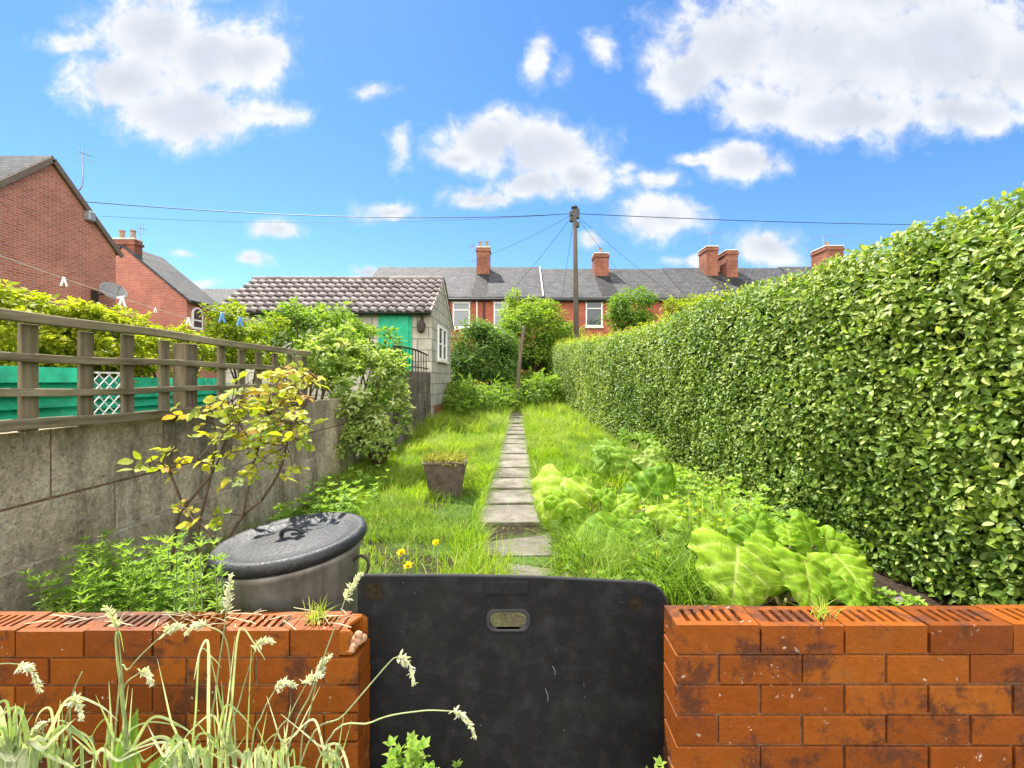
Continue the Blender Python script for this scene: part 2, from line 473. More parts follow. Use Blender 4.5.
def tile_mat():
    m, t = material('brown_pantile')
    p = objco(t)
    n1 = t.noise(p, 4, 5, .6); n2 = t.noise(p, 40, 4, .7)
    c = t.ramp(tint(t), [(0, (.105,.086,.080)), (1, (.195,.165,.155))])
    c = t.mix(.6, c, t.mix(1, c, t.ramp(n1, [(.3, .55), (.7, 1.4)]), 'MULTIPLY'))
    c = t.mix(t.ramp(n2, [(.6, 0), (.75, .4)]), c, (.30,.27,.22))
    t.l(principled(t, c, .75, .3, t.bump(n2, .3, .005)), t.out); return m
M['tile'] = tile_mat()

def board_mat():
    m, t = material('black_felt_board')
    p = objco(t)
    n1 = t.noise(p, 210, 4, .8); n2 = t.noise(p, 5, 5, .6); n3 = t.noise(p, 16, 5, .6)
    c = t.ramp(n1, [(.3, (.0015,.0015,.002)), (.74, (.021,.022,.025))])
    c = t.mix(t.ramp(n2, [(.45, 0), (.7, .55)]), c, (.022,.021,.014))
    c = t.mix(t.ramp(n3, [(.48, 0), (.72, .5)]), c, (.040,.039,.037))
    vor = t.n('ShaderNodeTexVoronoi', i_Scale=85.0); t.l(p, vor.inputs['Vector'])
    sp = t.math('MULTIPLY', t.ramp(vor.outputs[0], [(.10, 1), (.17, 0)]), t.math('MULTIPLY', t.ramp(t.noise(p, 4.5, 3), [(.46, 0), (.60, 1)]), t.ramp(t.noise(p, 31, 2), [(.56, 0), (.68, .8)])))
    c = t.mix(sp, c, (.30,.30,.29))
    t.l(principled(t, c, .9, .2, t.bump(n1, .6, .003)), t.out); return m
M['board'] = board_mat()
M['board_edge'] = flat_mat('board_edge', (.035,.035,.036), .8, .2, .2)
M['board_bare'] = flat_mat('bare_patch', (.022,.018,.010), .9, .1, .5, 60, .5)

def lid_mat():
    m, t = material('wet_black_lid')
    p = objco(t)
    n1 = t.noise(p, 75, 3, .6, .8); n2 = t.noise(p, 11, 4)
    c = t.ramp(n1, [(.35, (.008,.009,.010)), (.7, (.026,.028,.032))])
    r = t.ramp(n1, [(.35, .46), (.65, .66)])
    t.l(principled(t, c, r, .45, t.bump(n1, .45, .007)), t.out); return m
M['lid'] = lid_mat()
def bin_mat():
    m, t = material('dull_bin_metal')
    p = objco(t); mp = t.n('ShaderNodeMapping'); mp.inputs['Scale'].default_value = (14, 14, 1.5); t.l(p, mp.inputs[0])
    n1 = t.noise(mp.outputs[0], 1, 5, .6); n2 = t.noise(p, 6, 5, .6)
    c = t.ramp(n1, [(.3, (.14,.13,.11)), (.7, (.33,.31,.275))])
    c = t.mix(t.ramp(n2, [(.4, 0), (.7, .8)]), c, (.05,.042,.03))
    t.l(principled(t, c, .5, .5, t.bump(n1, .2, .004), .35), t.out); return m
M['bin'] = bin_mat()
M['pot'] = flat_mat('brown_planter', (.10,.075,.06), .85, .2, .4, 12, .4)
M['moss'] = leaf_mat('stonecrop', [(0, (.13,.17,.03)), (1, (.42,.38,.07))], .2)
M['dish'] = flat_mat('dish_grey', (.22,.21,.20), .5, .3, .15)
# ------------------------------------------------------------------ camera, sun, sky
cam = bpy.data.cameras.new('camera'); camo = bpy.data.objects.new('camera', cam); COL.objects.link(camo)
camo.location = (0, 0, CAMZ); camo.rotation_euler = (math.radians(90), 0, 0)
cam.sensor_fit = 'HORIZONTAL'; cam.sensor_width = 36; cam.lens = F / 1024 * 36
cam.shift_x = -(CX - 512) / 1024; cam.shift_y = -(384 - CY) / 1024
cam.clip_start = .05; cam.clip_end = 3000
SC.camera = camo

SUN_EL, SUN_AZ = 58, -36          # azimuth from +Y towards +X
sun = bpy.data.lights.new('sun', 'SUN'); sun.energy = 4.2; sun.angle = math.radians(.6); sun.color = (1, .95, .86)
suno = bpy.data.objects.new('sun', sun); COL.objects.link(suno)
e, a = math.radians(SUN_EL), math.radians(SUN_AZ)
to_sun = Vector((math.sin(a) * math.cos(e), math.cos(a) * math.cos(e), math.sin(e)))
suno.rotation_euler = to_sun.to_track_quat('Z', 'Y').to_euler(); suno.location = (-4, 5, 12)

SC.view_settings.view_transform = 'Standard'; SC.view_settings.look = 'None'
SC.view_settings.exposure = 1.6; SC.view_settings.gamma = 1

def build_world():
    w = bpy.data.worlds.new('World'); SC.world = w; w.use_nodes = True
    w.node_tree.nodes.clear(); t = NT(w.node_tree)
    out = t.n('ShaderNodeOutputWorld'); bg = t.n('ShaderNodeBackground'); bg.inputs[1].default_value = .07
    t.l(bg.outputs[0], out.inputs[0])
    sky = t.n('ShaderNodeTexSky'); sky.sky_type = 'NISHITA'; sky.sun_disc = False
    sky.sun_elevation = math.radians(SUN_EL); sky.sun_rotation = math.radians(SUN_AZ)
    sky.air_density = 1.0; sky.dust_density = 0.15; sky.ozone_density = 2.0
    hs = t.n('ShaderNodeHueSaturation'); hs.inputs['Saturation'].default_value = 1.19; hs.inputs['Value'].default_value = .98
    t.l(sky.outputs[0], hs.inputs['Color'])
    skyc = t.mix(1, hs.outputs[0], (.79, .92, 1.02), 'MULTIPLY')
    tc = t.n('ShaderNodeTexCoord'); sp = t.n('ShaderNodeSeparateXYZ'); t.l(tc.outputs['Generated'], sp.inputs[0])
    yy = t.math('MAXIMUM', sp.outputs[1], .02)
    cb = t.n('ShaderNodeCombineXYZ'); t.l(t.math('DIVIDE', sp.outputs[0], yy), cb.inputs[0]); t.l(t.math('DIVIDE', sp.outputs[2], yy), cb.inputs[1])
    uv = cb.outputs[0]
    # clouds: centre, radii (directions of the sky), weight
    CL = [(150,35,70,42,1),(205,55,75,45,1),(125,82,62,34,1),(185,112,78,32,1),(252,58,48,32,1),(265,112,36,12,.8),(75,45,34,10,.62),(165,-20,60,40,1),
          (492,142,52,30,1),(545,152,62,34,1),(580,176,42,18,1),(458,156,28,16,.9),(480,195,36,13,.85),(535,182,45,14,.9),
          (402,146,13,20,.62),(386,209,34,11,.85),(368,90,20,9,.55),(277,229,26,10,.75),(252,259,18,9,.7),(375,273,18,9,.8),(182,252,16,5,.55),(200,282,26,7,.6),
          (735,45,85,50,1),(830,55,120,70,1),(940,45,120,75,1),(1020,60,90,60,1),(850,115,95,32,1),(690,75,38,32,1),(765,105,48,30,.95),(965,112,70,22,1),(880,-20,170,60,1),
          (742,162,44,19,1),(692,156,26,8,.7),(652,178,32,10,.66),(660,218,46,22,1),(596,237,15,8,.75),(766,246,36,20,1),(700,263,34,6,.7),(630,170,16,8,.5),
          (538,58,14,26,.5),(603,52,16,15,.52),(560,70,16,10,.4),(1250,150,140,45,1),(1500,60,200,80,1),(-200,160,130,40,1),(-420,50,200,90,1),(400,-260,170,70,1),(900,-420,220,90,1)]
    wn = t.n('ShaderNodeTexNoise', i_Scale=7.0, i_Detail=3, i_Roughness=.5); t.l(uv, wn.inputs['Vector'])
    wv = t.n('ShaderNodeVectorMath', operation='MULTIPLY_ADD'); t.l(wn.outputs['Color'], wv.inputs[0]); wv.inputs[1].default_value = (.09, .07, 0); wv.inputs[2].default_value = (-.045, -.035, 0)
    ad = t.n('ShaderNodeVectorMath', operation='ADD'); t.l(uv, ad.inputs[0]); t.l(wv.outputs[0], ad.inputs[1])
    cur = None
    for px, py, rx, ry, wt in CL:
        u, v = (px - CX) / F, (CY - py) / F; sx, sy = F / rx / 1.25, F / ry / 1.25
        ma = t.n('ShaderNodeVectorMath', operation='MULTIPLY_ADD'); t.l(ad.outputs[0], ma.inputs[0])
        ma.inputs[1].default_value = (sx, sy, 0); ma.inputs[2].default_value = (-u * sx, -v * sy, 0)
        ln = t.n('ShaderNodeVectorMath', operation='LENGTH'); t.l(ma.outputs[0], ln.inputs[0])
        d = t.math('MULTIPLY_ADD', ln.outputs['Value'], -wt, wt)
        cur = d if cur is None else t.math('SMOOTH_MAX', cur, d, .12)
    n1 = t.n('ShaderNodeTexNoise', i_Scale=11.0, i_Detail=10, i_Roughness=.62, i_Distortion=.25); t.l(uv, n1.inputs['Vector'])
    n2 = t.n('ShaderNodeTexNoise', i_Scale=3.4, i_Detail=4, i_Roughness=.55, i_Distortion=.2); t.l(uv, n2.inputs['Vector'])
    dens = t.math('ADD', cur, t.math('MULTIPLY_ADD', n1.outputs[0], 1.6, -.76))
    mr = t.n('ShaderNodeMapRange', interpolation_type='SMOOTHSTEP'); t.l(dens, mr.inputs[0]); mr.inputs[1].default_value = .03; mr.inputs[2].default_value = .60
    front = t.math('GREATER_THAN', sp.outputs[1], .05)
    mrw = t.n('ShaderNodeMapRange', interpolation_type='SMOOTHSTEP'); t.l(dens, mrw.inputs[0]); mrw.inputs[1].default_value = -.08; mrw.inputs[2].default_value = .28; mrw.inputs[4].default_value = .24
    alpha = t.math('MULTIPLY', t.math('MAXIMUM', mr.outputs[0], mrw.outputs[0]), front)
    mr2 = t.n('ShaderNodeMapRange', interpolation_type='SMOOTHSTEP'); t.l(t.math('ADD', cur, t.math('MULTIPLY_ADD', n2.outputs[0], 1.1, -.55)), mr2.inputs[0])
    mr2.inputs[1].default_value = .22; mr2.inputs[2].default_value = .95
    K = 4.7
    body = t.mix(t.math('MULTIPLY_ADD', mr2.outputs[0], .66, .0), (1.0*K, 1.02*K, 1.06*K), (.59*K, .66*K, .79*K))
    fine = t.ramp(n1.outputs[0], [(.35, .94), (.62, 1.03)])
    body = t.mix(1, body, fine, 'MULTIPLY')
    # unseen bright cloud behind the viewer, added to fill the shade with light
    tcn = t.n('ShaderNodeTexNoise', i_Scale=2.2, i_Detail=7, i_Roughness=.6); t.l(tc.outputs['Generated'], tcn.inputs['Vector'])
    cov = t.math('ADD', t.math('MULTIPLY', sp.outputs[1], -1.6), t.math('MULTIPLY_ADD', tcn.outputs[0], 1.6, -.95))
    mr3 = t.n('ShaderNodeMapRange', interpolation_type='SMOOTHSTEP'); t.l(cov, mr3.inputs[0]); mr3.inputs[1].default_value = -.05; mr3.inputs[2].default_value = .35
    fill_bank = t.math('MULTIPLY', mr3.outputs[0], t.ramp(sp.outputs[2], [(0, 0), (.08, 1)]))
    c1 = t.mix(alpha, skyc, body)
    t.l(t.mix(fill_bank, c1, (18.5, 18.0, 17.2)), bg.inputs[0])
build_world()
SC.cycles.max_bounces = 7; SC.cycles.diffuse_bounces = 3; SC.cycles.transmission_bounces = 5; SC.cycles.glossy_bounces = 3
SC.cycles.use_denoising = True

# ------------------------------------------------------------------ ground and path
def ground():
    xs = np.concatenate([-np.geomspace(300, 6.2, 22), np.arange(-6, 6.01, .2), np.geomspace(6.2, 300, 22)])
    ys = np.concatenate([-np.geomspace(80, .3, 10), np.arange(-.1, 12, .14), np.arange(12, 26, .5), np.geomspace(26.5, 500, 22)])
    X, Y = np.meshgrid(xs, ys, indexing='ij'); Z = gz(X, Y)
    V = np.stack([X, Y, Z], -1).reshape(-1, 3); n, m = X.shape
    i, j = np.meshgrid(np.arange(n - 1), np.arange(m - 1), indexing='ij')
    Q = np.stack([i*m + j, (i+1)*m + j, (i+1)*m + j + 1, i*m + j + 1], -1).reshape(-1, 4)
    vx, vy = V[:, 0], V[:, 1]
    wob = (vnoise(V[:, :2], 1.6, 8) - .5) * 1.2
    soil = sstep(.35, .6, vx + wob * .4) * (1 - sstep(4.6, 5.6, vy + wob)) + sstep(-.35, -.1, vx - (2.66 - .066 * vy)) * (vy > 1) * (vx < 4) + (1 - sstep(2.4, 2.9, vy + wob * .5)) * (np.abs(vx) < 4)
    tag(np_mesh('ground', V, Q.ravel(), np.arange(len(Q)) * 4, M['ground'], None, np.clip(soil, 0, 1)), kind='structure')
ground()
SLABS = []
def path():
    root = empty('path', (-.08, 2, 0), kind='structure')
    y = 2.72
    k = 0
    while y < 15.6:
        ln = .60 if y < 9 else .62
        w = .66 + rng.uniform(-.07, .03)
        x = -.09 + rng.uniform(-.025, .025) + .05 * math.sin(y * .55 + .4) + (.16 if y < 3.0 else 0) + (.10 * sstep(2.9, 3.4, y) * (1 - sstep(3.4, 4.2, y)))
        zc = float(gz(-.08, y + .3)) + .026 + rng.uniform(-.012, .014) - (.02 if y < 3.6 else 0)
        Mx = Matrix.Translation((x, y + ln / 2, zc)) @ Matrix.Rotation(rng.uniform(-.06, .06), 4, 'Z') @ Matrix.Rotation(rng.uniform(-.07, -.01) if k < 5 else rng.uniform(-.012, .012), 4, 'X') @ Matrix.Rotation(rng.uniform(-.02, .02), 4, 'Y')
        mb = MB(); mb.box(-w/2, w/2, -ln/2 + .006, ln/2 - .006, -.06, .0, rng.uniform(.1, .95), M=Mx)
        mb.build('paving_slab', M['slab'], root, bevel=.013, seg=2)
        SLABS.append((x, y + ln/2)); y += ln + (.03 + rng.uniform(0, .03) if k < 6 else .012) + (.05 if k in (1, 2, 5) else 0); k += 1
path()

# ------------------------------------------------------------------ front brick walls
def perf_brick(sb, mb, x0, x1, y0, y1, z0, z1, nsl, tv, depth=.068):
    """a brick with a row of slots sunk in its top bed"""
    m = .024; pit = (x1 - x0 - 2 * m) / nsl; sw = pit * .46
    xs = [x0]; kinds = []
    for i in range(nsl):
        c = x0 + m + pit * (i + .5)
        kinds += [0, 1]; xs += [c - sw/2, c + sw/2]
    kinds.append(0); xs.append(x1)
    ys = [y0, y0 + .02, y1 - .02, y1]
    def q(a, b, c, d): mb.add([a, b, c, d], [(0, 1, 2, 3)], tv)
    for i in range(len(xs) - 1):
        for j in range(3):
            a, b, c, d = xs[i], xs[i+1], ys[j], ys[j+1]
            hole = kinds[i] == 1 and j == 1
            z = z1
            if hole:
                z = z1 - (depth if rng.random() < .8 else rng.uniform(.008, .03))
                q((a,c,z),(b,c,z),(b,c,z1),(a,c,z1)); q((b,d,z),(a,d,z),(a,d,z1),(b,d,z1))
                q((a,d,z),(a,c,z),(a,c,z1),(a,d,z1)); q((b,c,z),(b,d,z),(b,d,z1),(b,c,z1))
            if hole: sb.add([(a,c,z),(b,c,z),(b,d,z),(a,d,z)], [(0,1,2,3)], tv)
            else: q((a,c,z),(b,c,z),(b,d,z),(a,d,z))
    mb.add([(x0,y0,z0),(x1,y0,z0),(x1,y0,z1),(x0,y0,z1)], [(0,1,2,3)], tv)
    mb.add([(x1,y1,z0),(x0,y1,z0),(x0,y1,z1),(x1,y1,z1)], [(0,1,2,3)], tv)
    mb.add([(x0,y1,z0),(x0,y0,z0),(x0,y0,z1),(x0,y1,z1)], [(0,1,2,3)], tv)
    mb.add([(x1,y0,z0),(x1,y1,z0),(x1,y1,z1),(x1,y0,z1)], [(0,1,2,3)], tv)
    mb.add([(x0,y0,z0),(x0,y1,z0),(x1,y1,z0),(x1,y0,z0)], [(0,1,2,3)], tv)

M['soil_shade'] = flat_mat('slot_soil_shade', (.05,.03,.018), .95, .1, .4, 60, .5)  # slot soil, with the shade of the deep slots put into its dark colour
def brick_wall(xe, dr, length, yf, th, ztop, px, pz, label, broken=False):
    root = empty('brick_wall', (xe + dr * length / 2, yf, -.22), label, 'wall')
    br = MB(); pf = MB(); sl = MB(); gap = .006
    n = int((ztop + .22) / pz) + 1
    for c in range(n):
        z1 = ztop - c * pz - (0 if c else 0); z0 = z1 - pz + gap
        d = 0; k = 0
        half = c % 2 == 1
        while d < length - .001:
            w = px * (.5 if (half and k == 0) else 1)
            a, b = d + (gap / 2 if d > 0 else 0), min(d + w, length) - gap / 2
            x0, x1 = (xe + a, xe + b) if dr > 0 else (xe - b, xe - a)
            jy, jx = rng.normal(0, .0013), rng.normal(0, .001); tv = float(np.clip(rng.normal(.47, .18), 0, 1))
            if c == 0:
                if broken and k == 0: x1 -= .055
                perf_brick(sl, pf, x0 + jx, x1 + jx, yf + jy, yf + th + jy, z0, z1 + rng.normal(0, .0012), 6 if w == px else 3, tv)
            else:
                br.box(x0 + jx, x1 + jx, yf + jy, yf + th + jy, z0, z1, tv)
            d += w; k += 1
    br.build('brickwork', M['brick'], root, bevel=.0026, seg=2)
    pf.build('perforated_course', M['brick'], root)
    sl.build('slot_soil_shade', M['soil_shade'], root)
    mo = MB(); xa, xb = sorted((xe + dr * .003, xe + dr * length))
    mo.box(xa, xb - (.055 if broken else 0) , yf + .007, yf + th - .007, -.25, ztop - pz + .006)
    mo.build('mortar', M['mortar'], root)
    return root
LW = brick_wall(-.457, -1, 1.85, 1.25, .102, .637, .195, .0795, 'low orange brick wall beside the dustbin with a broken top corner and grass stalks', True)
RW = brick_wall(.401, 1, 2.2, 1.12, .098, .726, .214, .0776, 'low orange brick wall in front of the rhubarb with an unbroken row of slotted top bricks')
def broken_corner():
    # jagged shell of the smashed corner brick, hollow inside, with lumps of pale mortar
    mb = MB(); x0, x1, y0, y1, zt, zb = -.520, -.462, 1.252, 1.350, .634, .5665
    def slab(pts, nrm, t):
        A = [np.array(p, float) for p in pts]; n = np.array(nrm) * t
        B = [p + n for p in A]; k = len(A)
        mb.add(A + B, [tuple(range(k)), tuple(range(2*k - 1, k - 1, -1))] + [(i, k + i, k + (i+1) % k, (i+1) % k) for i in range(k)], .75)
    slab([(x0,y0,zb),(x1-.014,y0,zb),(x1-.024,y0,zb+.03),(x1-.012,y0,zt-.012),(x1-.022,y0,zt),(x0,y0,zt)], (0,1,0), .013)
    slab([(x0,y1,zb),(x1,y1,zb),(x1,y1,zt-.012),(x1-.016,y1,zt),(x0,y1,zt)], (0,-1,0), .013)
    slab([(x0,y0+.013,zt),(x1-.030,y0+.013,zt),(x1-.036,y0+.04,zt),(x1-.020,y0+.075,zt),(x1-.012,y1-.013,zt),(x0,y1-.013,zt)], (0,0,-1), .011)
    slab([(x0,y0+.013,zb),(x1-.008,y0+.013,zb),(x1,y1-.013,zb),(x0,y1-.013,zb)], (0,0,1), .010)
    mb.build('broken_brick', M['brick'], LW, bevel=.002)
    lm = MB()
    for p, r in (((-.478,1.285,.590),.020),((-.470,1.305,.582),.016),((-.482,1.268,.578),.015),((-.468,1.283,.608),.012)):
        lm.ico(p, r, 2, .45)
    lm.build('mortar_lump', M['mortar_pale'], LW, smooth=True)
broken_corner()

# ------------------------------------------------------------------ black board in the gap
M['scratch'] = flat_mat('pale_scratch', (.30,.30,.29), .8, .2, .2)
def board():
    Y0, th = 1.376, .014
    root = empty('black_board', (0, Y0, -.2), 'black felt covered board with a hand hole, standing between the two brick walls', 'board')
    x0, x1, zb, zt = -.505, .462, -.2, .735
    out = [(x0, zb), (x1, zb)]
    r = .075
    for i in range(9):
        t = i / 8 * math.pi / 2; out.append((x1 - r + r * math.cos(t), zt - .022 - r + r * math.sin(t)))
    out += [(.20, zt - .012), (.075, zt - .006)]
    # shallow dip above the hand hole
    out += [(-.04, zt - .003), (-.2, zt)]
    for i in range(7):
        t = math.pi / 2 + i / 6 * math.pi / 2; out.append((x0 + .022 + .022 * math.cos(t), zt - .022 + .022 * math.sin(t)))
    hx, hz, hw, hh, hr = -.034, .598, .058, .0275, .022
    hole = []
    for cx, cz, t0 in ((hx + hw - hr, hz + hh - hr, 0), (hx - hw + hr, hz + hh - hr, 90), (hx - hw + hr, hz - hh + hr, 180), (hx + hw - hr, hz - hh + hr, 270)):
        for i in range(6):
            t = math.radians(t0 + i * 18); hole.append((cx + hr * math.cos(t), cz + hr * math.sin(t)))
    bm = bmesh.new()
    def loop(L): 
        vs = [bm.verts.new((x, Y0, z)) for x, z in L]
        return [bm.edges.new((vs[i], vs[(i+1) % len(vs)])) for i in range(len(vs))]
    es = loop(out) + loop(hole)
    bmesh.ops.triangle_fill(bm, use_beauty=True, use_dissolve=False, edges=es)
    bad = [f for f in bm.faces if abs(f.calc_center_median().x - hx) < hw * .8 and abs(f.calc_center_median().z - hz) < hh * .8]
    bmesh.ops.delete(bm, geom=bad, context='FACES_ONLY')
    r_ = bmesh.ops.extrude_face_region(bm, geom=bm.faces[:])
    for v in [g for g in r_['geom'] if isinstance(g, bmesh.types.BMVert)]: v.co.y += th
    bmesh.ops.recalc_face_normals(bm, faces=bm.faces)
    me = bpy.data.meshes.new('panel'); bm.to_mesh(me); bm.free()
    off = woff(root)
    for v in me.vertices: v.co -= Vector(off)
    link('panel', me, M['board'], root, False)
    for a_, b_ in (((.105, .455), (.112, .428)), ((.082, .385), (.090, .345))):
        s_ = MB(); mid = ((a_[0] + b_[0])/2 + .004, (a_[1] + b_[1])/2)
        s_.tube(curve([(a_[0], Y0 - .0006, a_[1]), (mid[0], Y0 - .0006, mid[1]), (b_[0], Y0 - .0006, b_[1])], 4), .0008, 4); s_.build('scratch', M['scratch'], root)
    # raised lip round the hole, moulded grip above it
    rim = MB(); n = len(hole)
    V = []; Fc = []
    for k, (s, y) in enumerate(((1.0, Y0 + th), (1.0, Y0 - .004), (1.22, Y0 - .004), (1.30, Y0 - .0005))):
        for x, z in hole: V.append((hx + (x - hx) * (1 + (s - 1) * .6), y, hz + (z - hz) * s))
    for k in range(3):
        for i in range(n): Fc.append((k*n + i, k*n + (i+1) % n, (k+1)*n + (i+1) % n, (k+1)*n + i))
    rim.add(V, Fc); rim.build('hole_rim', M['board_edge'], root, smooth=True)
    g = MB(); g.box(-.105, .030, Y0 - .006, Y0 - .001, .682, .722); g.build('grip', M['board'], root, bevel=.0045, seg=3)
    ed = MB(); pts = [(x, Y0 + th * .5, z) for x, z in out[2:-1]]
    ed.tube(pts, .0062, 6); ed.build('edge_binding', M['board_edge'], root, smooth=True)
    for c, w, h in (((-.452, .690), .026, .030), ((.365, .655), .022, .02)):
        p = MB(); ang = np.linspace(0, 2*math.pi, 15)[:-1]
        rr = 1 + (rng.random(14) - .5) * .6
        ring = [(c[0] + w * r * math.cos(t), Y0 - .0015, c[1] + h * r * math.sin(t)) for t, r in zip(ang, rr)]
        p.add(ring + [(x, Y0 + .001, z) for x, _, z in ring], [tuple(range(14))] + [(i, (i+1) % 14, 14 + (i+1) % 14, 14 + i) for i in range(14)])
        p.build('worn_patch', M['board_bare'], root)
board()

# ------------------------------------------------------------------ dustbin
def dustbin():
    c = np.array((-.853, 1.66, 0.0)); zt = .738
    root = empty('dustbin', c, 'old metal dustbin with a wet tilted black lid behind the brick wall', 'dustbin')
    b = MB()
    prof = [(.205, 0), (.208, .02), (.222, .30), (.226, .305), (.224, .315), (.238, .63), (.244, .635), (.246, .65), (.240, .655), (.232, .64), (.215, .30), (.20, .03), (.0, .03)]
    b.lathe(c, prof, 48)
    b.v = [(x, y, z + (max(0, z - .32) / .33) * (.055 + (x - c[0]) * math.tan(math.radians(5.2)))) for x, y, z in b.v]
    b.build('bin_body', M['bin'], root, smooth=True)
    Mx = Matrix.Rotation(math.radians(-4.6), 4, 'Y') @ Matrix.Rotation(math.radians(1.5), 4, 'X')
    l = MB(); lp = []
    prof = [(.262, -.040), (.274, -.030), (.279, -.006), (.272, .014), (.258, .020), (.240, .014), (.215, .003), (.19, .002), (.15, .008), (.08, .016), (.0, .018)]
    V0 = len(l.v); prof = [(r * .955, z * .75 - (.006 if r < .2 else 0)) for r, z in prof]; l.lathe(c + np.array((0, 0, zt + .015)), prof, 56, M=Mx)
    lid = l.build('lid', M['lid'], root, smooth=True)
    h = MB(); cc = c + np.array((0, 0, zt + .015))
    pts = [(-.042, 0, .012), (-.038, -.003, .026), (-.018, -.006, .037), (.008, -.006, .039), (.030, -.004, .030), (.042, 0, .014)]
    pts = [np.array(Mx @ Vector(p)) + cc for p in curve(pts, 5)]
    h.tube(pts, .0085, 8); h.build('lid_handle', M['lid'], lid, smooth=True)
    for sx in (1, -1):
        hd = MB()
        pts = curve([(c[0] + sx * .232, c[1] - .02, .675), (c[0] + sx * .262, c[1] - .02, .695), (c[0] + sx * .290, c[1] - .02, .675), (c[0] + sx * .286, c[1] - .02, .635), (c[0] + sx * .258, c[1] - .02, .612), (c[0] + sx * .230, c[1] - .02, .605)], 6)
        hd.tube(pts, .0055, 6); hd.build('side_handle', M['black_iron'], root, smooth=True)
dustbin()

# ------------------------------------------------------------------ block wall, trellis
XW = -2.42
def block_wall(y0, y1, z1, rows, bl, mat, label, name='concrete_block_wall', th=.12, xoff=0, top=None):
    root = empty(name, (XW + xoff - th/2, (y0 + y1) / 2, 0), label, 'wall')
    b = MB(); hh = z1 / rows
    for r in range(rows):
        y = y0 - (bl * .5 if r % 2 else 0) ; 
        while y < y1 - .01:
            a, e_ = max(y, y0) + .005, min(y + bl, y1) - .005
            if e_ - a > .03:
                j = rng.normal(0, .003)
                b.box(XW + xoff - th, XW + xoff + j, a, e_, r * hh + .006 - (.3 if r == 0 else 0), (r + 1) * hh - .006, float(rng.random()))
            y += bl
    b.build('blocks', mat, root, bevel=.007, seg=2)
    j = MB(); j.box(XW + xoff - th + .01, XW + xoff - .008, y0 + .01, y1 - .01, -.3, z1 - .008); j.build('mortar', M['mortar'], root)
    return root
bw = block_wall(-.6, 7.6, 1.105, 3, .72, M['block'], 'long grey concrete block wall under the wooden trellis, blotched with pale lichen')
l = MB(); l.box(XW - .11, XW + .045, -.6, 7.55, -.25, .452); l.build('plinth', M['block'], bw, bevel=.006)
rw = block_wall(7.62, 12.08, 1.56, 6, .45, M['block_dark'], 'taller brown block wall beneath the iron railing by the pale outhouse')

def trellis():
    y0, y1 = -.4, 4.98
    root = empty('trellis', (XW + .02, 2.3, 1.1), 'weathered wooden trellis of square gaps fixed along the top of the block wall', 'trellis')
    X = XW + .028
    for zc, h, w in ((1.650, .050, .045), (1.463, .042, .036), (1.290, .040, .036), (1.131, .050, .085)):
        b = MB()
        nseg = 24; ys = np.linspace(y0, y1, nseg + 1)
        for i in range(nseg):
            pass
        wob = lambda y: .006 * math.sin(y * 2.1 + zc * 9) + .004 * math.sin(y * 5.3 + zc * 3)
        V = []; Fc = []
        for i, y in enumerate(ys):
            z = zc + wob(y)
            V += [(X, y, z - h/2), (X + w, y, z - h/2), (X + w, y, z + h/2), (X, y, z + h/2)]
        for i in range(nseg):
            for k in range(4): Fc.append((i*4 + k, i*4 + (k+1) % 4, (i+1)*4 + (k+1) % 4, (i+1)*4 + k))
        Fc += [(3, 2, 1, 0), tuple(nseg*4 + k for k in range(4))]
        b.add(V, Fc, rng.random()); b.build('rail', M['wood'], root, bevel=.004)
    for y in (.28, .56, .84, 1.10, 1.36, 1.62, 1.88, 2.155, 2.44, 2.70, 2.98, 3.55, 3.81, 4.06, 4.33, 4.60):
        b = MB(); b.box(X - .022, X - .001, y - .04, y + .04, 1.10, 1.625 + rng.uniform(-.02, .01), rng.random())
        b.build('batten', M['woodv'], root, bevel=.003)
    for y in (3.22, 4.92):
        b = MB(); b.box(X - .10, X - .0015, y - .06, y + .06, 1.10, 1.615, .3); b.build('post', M['woodv'], root, bevel=.005)
trellis()

# ------------------------------------------------------------------ neighbour's garden behind the trellis
def green_fence():
    for (ya, yb, xf, zt, lab) in ((.2, 3.0, -3.0, 1.42, 'green painted overlapping board fence behind the near end of the trellis'),
                              (3.15, 4.9, -3.3, 1.36, 'shorter green painted board fence glimpsed behind the white lattice panel')):
        root = empty('green_fence', (xf, (ya + yb)/2, 0), lab, 'fence')
        b = MB(); n = 18; h = zt / n
        for i in range(n):
            z0 = i * h
            V = [(xf, ya, z0), (xf + .06, ya, z0 - .006), (xf + .012, ya, z0 + h + .012), (xf, ya, z0 + h + .012)]
            V += [(x, yb, z) for x, _, z in V]
            b.add(V, [(0,1,2,3),(7,6,5,4),(0,4,5,1),(1,5,6,2),(2,6,7,3),(3,7,4,0)], rng.random())
        b.build('boards', M['greenfence'], root)
        for y in np.arange(ya + .1, yb, 1.0):
            p = MB(); p.box(xf + .061, xf + .09, y - .03, y + .03, 0, zt + .02); p.build('fence_post', M['greenfence'], root, bevel=.004)
green_fence()
